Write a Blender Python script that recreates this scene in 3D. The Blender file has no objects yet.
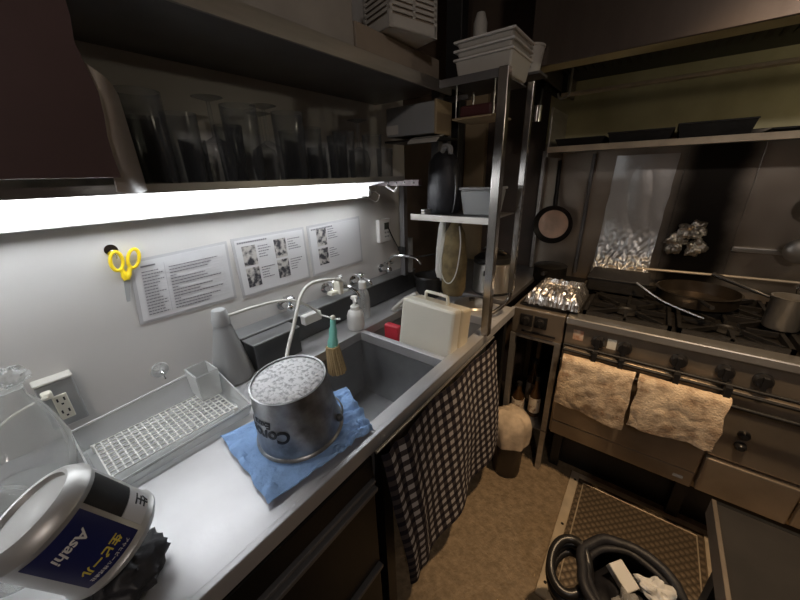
import bpy, bmesh, math, random
from mathutils import Vector, Matrix, noise
random.seed(7)
S = bpy.context.scene
COL = S.collection
PI = math.pi

# ------------------------------------------------------------------ camera
cam_d = bpy.data.cameras.new('camera')
cam = bpy.data.objects.new('camera', cam_d); COL.objects.link(cam)
cam_d.sensor_fit = 'HORIZONTAL'; cam_d.sensor_width = 36.0
cam_d.lens = 36.0 * 325 / 800
cam_d.clip_start = 0.01
R = Matrix(((0.79748574, -0.19660124, 0.57040726),
            (0.60278045, 0.3002529, -0.73925904),
            (-0.02592719, 0.93337889, 0.35795479)))
cam.matrix_world = Matrix.Translation((1.0, 0.0, 1.4)) @ R.to_4x4()
S.camera = cam
S.view_settings.view_transform = 'Standard'
S.view_settings.look = 'None'
S.view_settings.gamma = 1
S.view_settings.use_curve_mapping = False
S.view_settings.exposure = 0.0

# ------------------------------------------------------------------ light
TUBE_W = 17.0
LAMP_W = 85.0
w = bpy.data.worlds.new('world'); S.world = w; w.use_nodes = True
w.node_tree.nodes['Background'].inputs[0].default_value = (0.80, 0.82, 0.90, 1)
w.node_tree.nodes['Background'].inputs[1].default_value = 0.05


def lamp(name, kind, loc, energy, color, size=0.1, rot=(0, 0, 0), **k):
    d = bpy.data.lights.new(name, kind); d.energy = energy; d.color = color
    if kind == 'AREA':
        d.shape = 'RECTANGLE'; d.size = size; d.size_y = k.get('sy', size)
    else:
        d.shadow_soft_size = size
    if kind == 'SPOT':
        d.spot_size = k.get('cone', 1.5); d.spot_blend = 0.6
    o = bpy.data.objects.new(name, d); COL.objects.link(o); o.location = loc; o.rotation_euler = rot
    return o


# the warm ceiling lamp over the aisle (its fitting is built below)
_d = Vector((1.12, 1.30, 0.45)) - Vector((1.20, 0.80, 2.30))
lamp('ceiling_lamp_light', 'SPOT', (1.20, 0.80, 2.30), LAMP_W, (1.0, 0.70, 0.42), 0.04,
     rot=_d.to_track_quat('-Z', 'Y').to_euler(), cone=1.05)
# weak fill light added behind the camera; no lamp is known there
lamp('rear_fill_light', 'POINT', (1.75, -0.75, 2.22), 17.0, (1.0, 0.90, 0.84), 0.05)
# lamp inside the hood, right of the picture
lamp('hood_lamp_light', 'POINT', (1.95, 1.52, 1.72), 4.5, (1.0, 0.88, 0.66), 0.03)

# ------------------------------------------------------------------ materials
MATS = {}


def mat(name, col, rough=0.5, metal=0.0, var=0.0, vscale=8.0, col2=None, bump=0.0, bscale=40.0,
        emit=0.0, alpha=1.0, trans=0.0, stretch=None, spec=0.5, lo=0.35, hi=0.65, rvar=0.0):
    if name in MATS: return MATS[name]
    m = bpy.data.materials.new(name); m.use_nodes = True
    nt = m.node_tree; N = nt.nodes; L = nt.links
    b = N['Principled BSDF']
    b.inputs['Roughness'].default_value = rough
    b.inputs['Metallic'].default_value = metal
    b.inputs['Specular IOR Level'].default_value = spec
    b.inputs['Transmission Weight'].default_value = trans
    b.inputs['Alpha'].default_value = alpha
    c1 = (*col, 1)
    tc = N.new('ShaderNodeTexCoord'); mp = N.new('ShaderNodeMapping')
    L.new(tc.outputs['Object'], mp.inputs[0])
    if stretch: mp.inputs['Scale'].default_value = stretch
    if var > 0 or col2:
        c2 = (*(col2 or tuple(c * (1 - var) for c in col)), 1)
        n = N.new('ShaderNodeTexNoise'); n.inputs['Scale'].default_value = vscale
        n.inputs['Detail'].default_value = 6
        r = N.new('ShaderNodeValToRGB')
        r.color_ramp.elements[0].position = lo; r.color_ramp.elements[0].color = c2
        r.color_ramp.elements[1].position = hi; r.color_ramp.elements[1].color = c1
        L.new(mp.outputs[0], n.inputs['Vector']); L.new(n.outputs['Fac'], r.inputs[0])
        L.new(r.outputs[0], b.inputs['Base Color'])
        if rvar:
            mr = N.new('ShaderNodeMapRange'); mr.inputs['To Min'].default_value = rough + rvar
            mr.inputs['To Max'].default_value = rough
            L.new(n.outputs['Fac'], mr.inputs['Value']); L.new(mr.outputs[0], b.inputs['Roughness'])
    else:
        b.inputs['Base Color'].default_value = c1
    if bump:
        n2 = N.new('ShaderNodeTexNoise'); n2.inputs['Scale'].default_value = bscale
        n2.inputs['Detail'].default_value = 5
        bp = N.new('ShaderNodeBump'); bp.inputs['Strength'].default_value = bump
        bp.inputs['Distance'].default_value = 0.01
        L.new(mp.outputs[0], n2.inputs['Vector']); L.new(n2.outputs['Fac'], bp.inputs['Height'])
        L.new(bp.outputs[0], b.inputs['Normal'])
    if emit:
        b.inputs['Emission Color'].default_value = c1
        b.inputs['Emission Strength'].default_value = emit
    MATS[name] = m
    return m


M_wall = mat('wall_panel', (0.68, 0.665, 0.64), 0.35, var=0.10, vscale=2.5, bump=0.05, bscale=12)
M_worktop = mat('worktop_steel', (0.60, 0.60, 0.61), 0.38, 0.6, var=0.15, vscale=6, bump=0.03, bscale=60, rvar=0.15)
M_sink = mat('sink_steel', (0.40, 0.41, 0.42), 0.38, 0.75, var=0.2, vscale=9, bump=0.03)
M_steel = mat('brushed_steel', (0.52, 0.49, 0.45), 0.32, 0.8, var=0.2, vscale=5, stretch=(1, 1, 8), bump=0.03, bscale=50, rvar=0.15)
M_stove = mat('stove_steel', (0.52, 0.44, 0.35), 0.29, 0.8, var=0.3, vscale=5, bump=0.04, bscale=30, rvar=0.15)
M_greasy = mat('greasy_steel', (0.50, 0.44, 0.37), 0.34, 0.7, col2=(0.33, 0.27, 0.21), vscale=3.5, bump=0.06, bscale=14, rvar=0.2)
M_yellow = mat('grease_yellowed_steel', (0.66, 0.61, 0.36), 0.4, 0.2, col2=(0.46, 0.41, 0.22), vscale=4)
M_soot = mat('sooty_steel', (0.035, 0.028, 0.02), 0.5, 0.4, col2=(0.012, 0.010, 0.008), vscale=5)
M_hood = mat('hood_steel', (0.19, 0.155, 0.13), 0.28, 0.9, var=0.2, vscale=3, stretch=(5, 1, 1), rvar=0.1)
M_black = mat('black_paint', (0.012, 0.011, 0.011), 0.5)
M_iron = mat('cast_iron', (0.014, 0.012, 0.010), 0.5, 0.1, var=0.4, vscale=30, bump=0.2)
M_cab = mat('shaded_cabinet_steel', (0.020, 0.019, 0.019), 0.4, 0.6, var=0.3, vscale=4)  # near-black colour stands in for the shade on the cabinet front
M_shelf = mat('dark_shelf_steel', (0.24, 0.235, 0.24), 0.38, 0.6, var=0.3, vscale=4, rvar=0.1)
M_maroon = mat('maroon_board', (0.085, 0.050, 0.050), 0.45, var=0.3, vscale=3)
M_brownwall = mat('stained_brown_wall', (0.13, 0.09, 0.065), 0.6, col2=(0.06, 0.045, 0.035), vscale=3)
M_tan = mat('tan_board', (0.42, 0.32, 0.19), 0.6, var=0.2)
M_white = mat('white_plastic', (0.78, 0.77, 0.74), 0.4)
M_white2 = mat('off_white_plastic', (0.62, 0.60, 0.55), 0.45, var=0.08)
M_cream = mat('cream_plastic', (0.80, 0.77, 0.66), 0.4, var=0.05)
M_chrome = mat('chrome', (0.75, 0.75, 0.75), 0.12, 1.0)
M_alu = mat('brushed_aluminium', (0.62, 0.62, 0.61), 0.3, 0.9)
M_foil = mat('aluminium_foil', (0.75, 0.72, 0.68), 0.25, 0.95, bump=0.6, bscale=14)
M_galv = mat('galvanised_zinc', (0.40, 0.41, 0.42), 0.36, 0.75, col2=(0.21, 0.21, 0.205), vscale=30, bump=0.1, bscale=30)
M_galvbase = mat('mottled_zinc', (0.90, 0.91, 0.93), 0.5, 0.0, col2=(0.42, 0.43, 0.45), vscale=130, lo=0.38, hi=0.52, bump=0.4, bscale=130)
M_ink = mat('black_print', (0.015, 0.015, 0.017), 0.5)
M_inkgrey = mat('grey_print', (0.20, 0.20, 0.22), 0.6)
M_photo = mat('printed_photo', (0.55, 0.53, 0.50), 0.4, col2=(0.05, 0.05, 0.06), vscale=55, lo=0.42, hi=0.58)
M_paper = mat('laminated_paper', (0.70, 0.70, 0.71), 0.25)
M_film = mat('laminate_edge', (0.55, 0.55, 0.56), 0.2)
M_blue = mat('blue_cloth', (0.32, 0.52, 0.88), 0.9, var=0.2, vscale=12, bump=0.5, bscale=70)
M_label = mat('navy_label', (0.015, 0.02, 0.10), 0.35)
M_silver = mat('silver_tin', (0.60, 0.60, 0.585), 0.42, 0.55, var=0.12)
M_gold = mat('yellow_print', (0.75, 0.62, 0.10), 0.5)
M_red = mat('red_plastic', (0.55, 0.04, 0.06), 0.4)
M_teal = mat('teal_plastic', (0.20, 0.55, 0.47), 0.4)
M_brush = mat('tan_bristles', (0.52, 0.38, 0.20), 0.8, var=0.3, vscale=60, stretch=(1, 1, 0.1))
M_yel = mat('yellow_plastic', (0.85, 0.62, 0.02), 0.35)
M_hose = mat('ivory_hose', (0.68, 0.67, 0.62), 0.4)
M_grey = mat('grey_plastic', (0.33, 0.34, 0.34), 0.4)
M_screen = mat('lcd_grey', (0.07, 0.08, 0.07), 0.3)
M_towel = mat('terry_towel', (0.78, 0.60, 0.40), 0.95, col2=(0.42, 0.28, 0.17), vscale=24, lo=0.36, hi=0.56, bump=0.5, bscale=160)
M_rag = mat('pale_rag', (0.72, 0.58, 0.42), 0.9, var=0.35, vscale=18, bump=0.4, bscale=40)
M_olive = mat('olive_mesh', (0.20, 0.15, 0.07), 0.85, var=0.4, vscale=30)
M_floor = mat('brown_floor', (0.30, 0.22, 0.135), 0.6, col2=(0.20, 0.145, 0.085), vscale=38, bump=0.5, bscale=90)
M_frame = mat('worn_steel_frame', (0.72, 0.60, 0.44), 0.4, 0.3, var=0.3, vscale=10)
M_rubber = mat('black_rubber', (0.018, 0.017, 0.017), 0.33)
M_bagblack = mat('black_film', (0.02, 0.02, 0.024), 0.5, bump=0.3, bscale=30)
M_copper = mat('worn_pan_base', (0.85, 0.58, 0.42), 0.45, 0.2, var=0.3, vscale=12)
M_card = mat('brown_card', (0.34, 0.28, 0.22), 0.8, var=0.2)
M_flap = mat('grey_film', (0.40, 0.35, 0.31), 0.35, var=0.15, vscale=5)
M_table = mat('dark_table_top', (0.022, 0.019, 0.017), 0.65, 0.0, var=0.3, vscale=12, spec=0.25)
M_trim = mat('brown_edge_steel', (0.22, 0.18, 0.14), 0.45, 0.6, var=0.3)
M_ceil = mat('dark_ceiling', (0.10, 0.075, 0.06), 0.7)
M_steelbright = mat('bright_steel', (0.66, 0.63, 0.58), 0.3, 0.9, var=0.1)
M_post = mat('rack_post_steel', (0.36, 0.34, 0.32), 0.22, 0.95, var=0.3, vscale=6)
M_dkgrey = mat('slate_steel', (0.12, 0.125, 0.13), 0.4, 0.6, var=0.2)
M_bottle = mat('brown_glass', (0.05, 0.025, 0.01), 0.15)
M_tube = mat('tube_glow', (0.93, 0.96, 1.0), 0.5, emit=TUBE_W)
M_lampglow = mat('warm_bulb', (1.0, 0.75, 0.48), 0.5, emit=6.0)


def clear(name, col, t, rough=0.08):
    """thin clear plastic or glass: see-through with gloss"""
    m = bpy.data.materials.new(name); m.use_nodes = True
    N = m.node_tree.nodes; L = m.node_tree.links
    out = N['Material Output']; b = N['Principled BSDF']
    b.inputs['Base Color'].default_value = (*col, 1); b.inputs['Roughness'].default_value = rough
    tr = N.new('ShaderNodeBsdfTransparent'); tr.inputs[0].default_value = (0.96, 0.97, 0.97, 1)
    lw = N.new('ShaderNodeLayerWeight'); lw.inputs['Blend'].default_value = 0.35
    mr = N.new('ShaderNodeMapRange'); mr.inputs['To Min'].default_value = t; mr.inputs['To Max'].default_value = min(1, t + 0.55)
    mx = N.new('ShaderNodeMixShader')
    L.new(lw.outputs['Facing'], mr.inputs['Value']); L.new(mr.outputs[0], mx.inputs[0])
    L.new(tr.outputs[0], mx.inputs[1]); L.new(b.outputs[0], mx.inputs[2]); L.new(mx.outputs[0], out.inputs[0])
    return m


M_clear = clear('clear_plastic', (0.78, 0.79, 0.78), 0.28)
M_pet = clear('clear_bottle', (0.60, 0.61, 0.59), 0.16)
M_glass = clear('drinking_glass', (0.16, 0.17, 0.19), 0.05)
M_film2 = clear('cloudy_container', (0.5, 0.5, 0.5), 0.45)


def gingham():
    m = bpy.data.materials.new('gingham_cloth'); m.use_nodes = True
    N = m.node_tree.nodes; L = m.node_tree.links; b = N['Principled BSDF']
    b.inputs['Roughness'].default_value = 0.95; b.inputs['Specular IOR Level'].default_value = 0.1
    uv = N.new('ShaderNodeUVMap'); sp = N.new('ShaderNodeSeparateXYZ'); L.new(uv.outputs[0], sp.inputs[0])
    outs = []
    for ax in ('X', 'Y'):
        fr = N.new('ShaderNodeMath'); fr.operation = 'FRACT'; L.new(sp.outputs[ax], fr.inputs[0])
        lt = N.new('ShaderNodeMath'); lt.operation = 'LESS_THAN'; lt.inputs[1].default_value = 0.5
        L.new(fr.outputs[0], lt.inputs[0]); outs.append(lt)
    ad = N.new('ShaderNodeMath'); ad.operation = 'ADD'
    L.new(outs[0].outputs[0], ad.inputs[0]); L.new(outs[1].outputs[0], ad.inputs[1])
    dv = N.new('ShaderNodeMath'); dv.operation = 'DIVIDE'; dv.inputs[1].default_value = 2.0; L.new(ad.outputs[0], dv.inputs[0])
    r = N.new('ShaderNodeValToRGB'); r.color_ramp.interpolation = 'CONSTANT'
    e = r.color_ramp.elements
    e[0].position = 0; e[0].color = (0.50, 0.47, 0.46, 1)
    e[1].position = 0.8; e[1].color = (0.022, 0.020, 0.028, 1)
    e2 = e.new(0.3); e2.color = (0.075, 0.062, 0.062, 1)
    L.new(dv.outputs[0], r.inputs[0]); L.new(r.outputs[0], b.inputs['Base Color'])
    return m


M_gingham = gingham()


def tread():
    m = bpy.data.materials.new('tread_plate'); m.use_nodes = True
    N = m.node_tree.nodes; L = m.node_tree.links; b = N['Principled BSDF']
    b.inputs['Roughness'].default_value = 0.45; b.inputs['Metallic'].default_value = 0.5
    tc = N.new('ShaderNodeTexCoord'); mp = N.new('ShaderNodeMapping'); L.new(tc.outputs['Object'], mp.inputs[0])
    mp.inputs['Rotation'].default_value = (0, 0, 0.78); mp.inputs['Scale'].default_value = (46, 46, 1)
    v = N.new('ShaderNodeTexVoronoi'); v.inputs['Randomness'].default_value = 0.0; v.inputs['Scale'].default_value = 1.0
    L.new(mp.outputs[0], v.inputs['Vector'])
    r = N.new('ShaderNodeValToRGB'); r.color_ramp.elements[0].position = 0.25; r.color_ramp.elements[1].position = 0.45
    r.color_ramp.elements[0].color = (0.25, 0.19, 0.13, 1); r.color_ramp.elements[1].color = (0.13, 0.10, 0.07, 1)
    L.new(v.outputs['Distance'], r.inputs[0]); L.new(r.outputs[0], b.inputs['Base Color'])
    bp = N.new('ShaderNodeBump'); bp.inputs['Strength'].default_value = 0.7; bp.inputs['Distance'].default_value = 0.004; bp.invert = True
    L.new(v.outputs['Distance'], bp.inputs['Height']); L.new(bp.outputs[0], b.inputs['Normal'])
    return m


M_tread = tread()


def back_panel():
    """stainless sheet with a burnt, sooty area behind the middle burners"""
    m = bpy.data.materials.new('burnt_back_steel'); m.use_nodes = True
    N = m.node_tree.nodes; L = m.node_tree.links; b = N['Principled BSDF']
    g = N.new('ShaderNodeNewGeometry'); sp = N.new('ShaderNodeSeparateXYZ'); L.new(g.outputs['Position'], sp.inputs[0])
    n = N.new('ShaderNodeTexNoise'); n.inputs['Scale'].default_value = 5; n.inputs['Detail'].default_value = 4; L.new(g.outputs['Position'], n.inputs['Vector'])

    def M(op, a, b_=None, c=None):
        k = N.new('ShaderNodeMath'); k.operation = op
        for i, q in enumerate((a, b_, c)):
            if q is None: continue
            if isinstance(q, (int, float)): k.inputs[i].default_value = q
            else: L.new(q, k.inputs[i])
        return k.outputs[0]
    off = M('MULTIPLY', M('SUBTRACT', n.outputs['Fac'], 0.5), 0.10)
    d = M('ABSOLUTE', M('SUBTRACT', M('ADD', sp.outputs['X'], off), 1.175))
    mr = N.new('ShaderNodeMapRange'); mr.interpolation_type = 'SMOOTHSTEP'
    mr.inputs['From Min'].default_value = 0.06; mr.inputs['From Max'].default_value = 0.17
    mr.inputs['To Min'].default_value = 1; mr.inputs['To Max'].default_value = 0
    L.new(d, mr.inputs['Value'])
    n2 = N.new('ShaderNodeTexNoise'); n2.inputs['Scale'].default_value = 3.5; L.new(g.outputs['Position'], n2.inputs['Vector'])
    r = N.new('ShaderNodeValToRGB'); r.color_ramp.elements[0].position = 0.35; r.color_ramp.elements[1].position = 0.65
    r.color_ramp.elements[0].color = (0.33, 0.27, 0.21, 1); r.color_ramp.elements[1].color = (0.50, 0.44, 0.37, 1)
    L.new(n2.outputs['Fac'], r.inputs[0])
    mx = N.new('ShaderNodeMixRGB'); mx.inputs[2].default_value = (0.018, 0.014, 0.010, 1)
    L.new(mr.outputs[0], mx.inputs[0]); L.new(r.outputs[0], mx.inputs[1]); L.new(mx.outputs[0], b.inputs['Base Color'])
    b.inputs['Roughness'].default_value = 0.36; b.inputs['Metallic'].default_value = 0.65
    bp = N.new('ShaderNodeBump'); bp.inputs['Strength'].default_value = 0.08; bp.inputs['Distance'].default_value = 0.01
    L.new(n.outputs['Fac'], bp.inputs['Height']); L.new(bp.outputs[0], b.inputs['Normal'])
    return m


M_back = back_panel()

# ------------------------------------------------------------------ mesh helpers


def nz(x, y, z=0.0):
    return noise.noise(Vector((x, y, z)))


class B:
    def __init__(s): s.v = []; s.f = []; s.uv = {}

    def add(s, vs, fs):
        n = len(s.v); s.v += [Vector(v) for v in vs]; s.f += [tuple(i + n for i in f) for f in fs]; return s

    def box(s, x0, x1, y0, y1, z0, z1, T=None):
        vs = [Vector((x, y, z)) for z in (z0, z1) for y in (y0, y1) for x in (x0, x1)]
        if T: vs = [T @ v for v in vs]
        return s.add(vs, [(0, 2, 3, 1), (4, 5, 7, 6), (0, 1, 5, 4), (2, 6, 7, 3), (0, 4, 6, 2), (1, 3, 7, 5)])

    def prism(s, bottom, top):
        n = len(bottom)
        return s.add(list(bottom) + list(top),
                     [tuple(range(n))[::-1], tuple(range(n, 2 * n))] + [(i, (i + 1) % n, (i + 1) % n + n, i + n) for i in range(n)])

    def lathe(s, prof, c=(0, 0, 0), ax=(0, 0, 1), n=32, closed=False):
        """prof: (radius, height) along the axis; radius 0 ends make caps"""
        ax = Vector(ax).normalized(); q = Vector((0, 0, 1)).rotation_difference(ax); c = Vector(c)
        vs = []; fs = []
        for r, h in prof:
            for i in range(n):
                a = 2 * PI * i / n
                vs.append(c + q @ Vector((r * math.cos(a), r * math.sin(a), h)))
        m = len(prof)
        for j in range(m if closed else m - 1):
            k = (j + 1) % m
            for i in range(n):
                i2 = (i + 1) % n
                fs.append((j * n + i, j * n + i2, k * n + i2, k * n + i))
        if not closed:
            fs.append(tuple(range(n))[::-1]); fs.append(tuple(range((m - 1) * n, m * n)))
        return s.add(vs, fs)

    def cyl(s, p, q, r, r2=None, n=20):
        p = Vector(p); q = Vector(q); d = q - p
        return s.lathe([(r, 0), (r if r2 is None else r2, d.length)], p, d, n)

    def ball(s, c, r, sx=1, sy=1, sz=1, n=20, jit=0.0, js=20.0):
        vs = []; fs = []; m = n // 2
        for j in range(m + 1):
            t = PI * j / m
            for i in range(n):
                a = 2 * PI * i / n
                d = Vector((math.sin(t) * math.cos(a), math.sin(t) * math.sin(a), math.cos(t)))
                k = 1 + jit * nz(d.x * js * 0.1 + c[0] * 9, d.y * js * 0.1 + c[1] * 9, d.z * js * 0.1)
                vs.append(Vector(c) + Vector((d.x * sx, d.y * sy, d.z * sz)) * r * k)
        for j in range(m):
            for i in range(n):
                i2 = (i + 1) % n
                fs.append((j * n + i, (j + 1) * n + i, (j + 1) * n + i2, j * n + i2))
        return s.add(vs, fs)

    def tube(s, pts, r, n=10, smooth=3, closed=False):
        pts = [Vector(p) for p in pts]
        if smooth > 1:
            out = []
            N = len(pts)
            rng = range(N if closed else N - 1)
            for i in rng:
                g = (lambda k: pts[k % N]) if closed else (lambda k: pts[max(0, min(N - 1, k))])
                p0, p1, p2, p3 = g(i - 1), g(i), g(i + 1), g(i + 2)
                for k in range(smooth):
                    t = k / smooth
                    out.append(0.5 * ((2 * p1) + (p2 - p0) * t + (2 * p0 - 5 * p1 + 4 * p2 - p3) * t * t + (3 * p1 - p0 - 3 * p2 + p3) * t ** 3))
            if not closed: out.append(pts[-1])
            pts = out
        N = len(pts); vs = []; fs = []; up = None
        for i, p in enumerate(pts):
            if closed: d = pts[(i + 1) % N] - pts[i - 1]
            else: d = pts[min(N - 1, i + 1)] - pts[max(0, i - 1)]
            d = d.normalized()
            if up is None: up = Vector((0, 0, 1)) if abs(d.z) < 0.9 else Vector((1, 0, 0))
            u = up - d * up.dot(d)
            u = u.normalized() if u.length > 1e-5 else d.orthogonal().normalized()
            up = u; v = d.cross(u)
            rr = r[min(len(r) - 1, int(i * len(r) / N))] if isinstance(r, (list, tuple)) else r
            for k in range(n):
                a = 2 * PI * k / n
                vs.append(p + (u * math.cos(a) + v * math.sin(a)) * rr)
        for i in range(N if closed else N - 1):
            j = (i + 1) % N
            for k in range(n):
                k2 = (k + 1) % n
                fs.append((i * n + k, i * n + k2, j * n + k2, j * n + k))
        if not closed:
            fs.append(tuple(range(n))[::-1]); fs.append(tuple(range((N - 1) * n, N * n)))
        return s.add(vs, fs)

    def sheet(s, fn, nu, nv, th, uvs=None):
        """a sheet with real thickness: fn(u,v) -> point"""
        P = [[Vector(fn(i / nu, j / nv)) for i in range(nu + 1)] for j in range(nv + 1)]
        n0 = len(s.v); top = []; bot = []; uvl = []
        for j in range(nv + 1):
            for i in range(nu + 1):
                a = P[j][min(i + 1, nu)] - P[j][max(i - 1, 0)]
                b = P[min(j + 1, nv)][i] - P[max(j - 1, 0)][i]
                nn = a.cross(b); nn = nn.normalized() if nn.length > 1e-9 else Vector((0, 0, 1))
                top.append(P[j][i] + nn * th / 2); bot.append(P[j][i] - nn * th / 2)
                uvl.append((i / nu, j / nv))
        K = (nu + 1) * (nv + 1); fs = []
        ix = lambda i, j: j * (nu + 1) + i
        for j in range(nv):
            for i in range(nu):
                q = (ix(i, j), ix(i + 1, j), ix(i + 1, j + 1), ix(i, j + 1))
                fs.append(q); fs.append(tuple(k + K for k in q[::-1]))
        edge = [ix(i, 0) for i in range(nu)] + [ix(nu, j) for j in range(nv)] + [ix(i, nv) for i in range(nu, 0, -1)] + [ix(0, j) for j in range(nv, 0, -1)]
        for k in range(len(edge)):
            a, b = edge[k], edge[(k + 1) % len(edge)]
            fs.append((b, a, a + K, b + K))
        s.add(top + bot, fs)
        if uvs:
            for k, (u, v) in enumerate(uvl):
                s.uv[n0 + k] = (u * uvs[0], v * uvs[1]); s.uv[n0 + K + k] = s.uv[n0 + k]
        return s

    def build(s, name, m, parent=None, smooth=False, bevel=0.0, **tags):
        me = bpy.data.meshes.new(name)
        off = Vector((0, 0, 0))
        if parent is None:
            xs = [v.x for v in s.v]; ys = [v.y for v in s.v]; zs = [v.z for v in s.v]
            off = Vector(((min(xs) + max(xs)) / 2, (min(ys) + max(ys)) / 2, min(zs)))
        me.from_pydata([v - off for v in s.v], [], s.f)
        if s.uv:
            ul = me.uv_layers.new(name='UVMap')
            for lp in me.loops: ul.data[lp.index].uv = s.uv.get(lp.vertex_index, (0, 0))
        me.materials.append(m)
        bm = bmesh.new(); bm.from_mesh(me); bmesh.ops.recalc_face_normals(bm, faces=bm.faces); bm.to_mesh(me); bm.free()
        if smooth:
            for p in me.polygons: p.use_smooth = True
            if hasattr(me, 'set_sharp_from_angle'): me.set_sharp_from_angle(angle=math.radians(smooth if smooth > 1 else 40))
        o = bpy.data.objects.new(name, me); COL.objects.link(o)
        o.location = off
        if parent is not None:
            o.parent = parent
            root = parent
            M = Matrix.Translation(wloc(parent))
            o.matrix_parent_inverse = M.inverted()
        if bevel:
            bv = o.modifiers.new('bevel', 'BEVEL'); bv.width = bevel; bv.segments = 2; bv.limit_method = 'ANGLE'
        for k, v in tags.items(): o[k] = v
        return o


def wloc(o):
    """world location of an unrotated chain of parents (parts are built in world coordinates)"""
    if o.parent is None: return o.location.copy()
    return Vector((0, 0, 0))


def thing(name, label, cat, loc, group=None):
    o = bpy.data.objects.new(name, None); COL.objects.link(o); o.location = loc; o.empty_display_size = 0.05
    o['label'] = label; o['category'] = cat
    if group: o['group'] = group
    return o


def T(label, cat, group=None):
    d = dict(label=label, category=cat)
    if group: d['group'] = group
    return d


def copy_tree(o, parent=None, label=None):
    c = o.copy(); COL.objects.link(c)
    if parent is not None: c.parent = parent
    if label: c['label'] = label
    for ch in list(o.children): copy_tree(ch, c)
    return c


def text_geo(body, size, mapfn, thick=0.0006, b=None, bold=0.0, sub=True, shear=0.0):
    """lettering: flat glyphs triangulated, then every vertex mapped by mapfn(u, v, depth) to a point"""
    cu = bpy.data.curves.new('t', 'FONT'); cu.body = body; cu.size = size; cu.align_x = 'CENTER'; cu.align_y = 'CENTER'
    cu.extrude = thick; cu.offset = bold; cu.shear = shear
    ob = bpy.data.objects.new('t', cu); COL.objects.link(ob)
    dg = bpy.context.evaluated_depsgraph_get(); me = bpy.data.meshes.new_from_object(ob.evaluated_get(dg))
    bpy.data.objects.remove(ob); bpy.data.curves.remove(cu)
    bm = bmesh.new(); bm.from_mesh(me)
    if sub:
        bmesh.ops.triangulate(bm, faces=bm.faces)
        for _ in range(2):
            es = [e for e in bm.edges if e.calc_length() > size * 0.18]
            if es: bmesh.ops.subdivide_edges(bm, edges=es, cuts=1)
            bmesh.ops.triangulate(bm, faces=bm.faces)
    vs = [mapfn(v.co.x, v.co.y, v.co.z) for v in bm.verts]
    bm.verts.index_update()
    fs = [tuple(v.index for v in f.verts) for f in bm.faces]
    bm.free(); bpy.data.meshes.remove(me)
    b = b or B()
    return b.add(vs, fs)


def structure(o): o['kind'] = 'structure'; return o


# ------------------------------------------------------------------ the room
structure(B().box(-0.1, 2.7, -1.3, 2.1, -0.05, 0.0).build('floor', M_floor))
structure(B().box(-0.1, 2.7, -1.3, 2.1, 2.4, 2.45).build('ceiling', M_ceil))
structure(B().box(-0.1, 0.0, -1.3, 2.0, 0.0, 2.4).build('wall_left', M_wall))
structure(B().box(2.6, 2.7, -1.3, 2.0, 0.0, 2.4).build('wall_right', M_brownwall))
structure(B().box(0.0, 2.6, -1.3, -1.2, 0.0, 2.4).build('wall_front', M_brownwall))
structure(B().box(-0.1, 2.7, 2.0, 2.1, 0.0, 2.4).build('wall_back', M_brownwall))
# steel cladding sheets on the back wall behind the stove
structure(B().box(0.47, 1.07, 1.988, 2.0, 0.80, 1.535).build('trim_1', M_back, bevel=0.002))
structure(B().box(1.07, 1.30, 1.988, 2.0, 0.80, 1.535).build('trim_2', M_back, bevel=0.002))
structure(B().box(1.30, 2.6, 1.988, 2.0, 0.80, 1.535).build('trim_3', M_back, bevel=0.002))
structure(B().box(0.47, 2.6, 1.988, 2.0, 1.535, 1.80).build('trim_4', M_yellow))
structure(B().box(1.30, 2.6, 1.972, 1.988, 1.055, 1.075).build('trim_5', M_steelbright, bevel=0.003))
structure(B().box(0.0, 0.004, 1.36, 2.0, 0.86, 2.4).build('trim_6', M_brownwall))

# ceiling lamp over the aisle (above the picture)
t = thing('ceiling_lamp', 'round warm ceiling spotlight over the aisle', 'lamp', (1.20, 0.80, 2.4))
B().lathe([(0.05, 2.33), (0.06, 2.34), (0.06, 2.40), (0.0, 2.40), (0.0, 2.345), (0.05, 2.345)], (1.20, 0.80, 0), closed=True).build('housing', M_white, t, True)
B().lathe([(0.0, 2.325), (0.03, 2.328), (0.042, 2.335), (0.042, 2.344), (0, 2.344)], (1.20, 0.80, 0)).build('bulb', M_lampglow, t, True)

t = thing('ceiling_lamp', 'added round fill lamp, unseen at the rear of the kitchen', 'lamp', (1.75, -0.75, 2.4))  # unseen fitting added to carry the rear fill light
B().lathe([(0.07, 2.36), (0.07, 2.40)], (1.75, -0.75, 0)).build('base', M_white, t, True)
B().lathe([(0.0, 2.29), (0.03, 2.293), (0.05, 2.31), (0.055, 2.335), (0.05, 2.36)], (1.75, -0.75, 0)).build('bulb', M_lampglow, t, True)

# ------------------------------------------------------------------ worktop with sinks
WX = 0.6
t = thing('sink_counter', 'long stainless steel worktop with two sunken sinks along the white wall', 'counter', (0.3, 0.3, 0.0))
b = B()
zt = 0.85
H1 = (0.20, 0.556, 0.43, 0.785); H2 = (0.20, 0.556, 0.808, 1.16)
# top made of strips round the two openings
b.box(0.002, WX, -0.9, H1[2], zt - 0.035, zt)
b.box(0.002, WX, H2[3], 1.335, zt - 0.035, zt)
b.box(0.002, H1[0], H1[2], H2[3], zt - 0.035, zt)
b.box(H1[1], WX, H1[2], H2[3], zt - 0.035, zt)
b.box(H1[0], H1[1], H1[3], H2[2], zt - 0.035, zt)
b.build('worktop', M_worktop, t, bevel=0.0025)
B().box(WX - 0.012, WX + 0.002, -0.9, 1.335, zt + 0.0, zt + 0.006).build('raised_lip', M_worktop, t, bevel=0.002)


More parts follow.
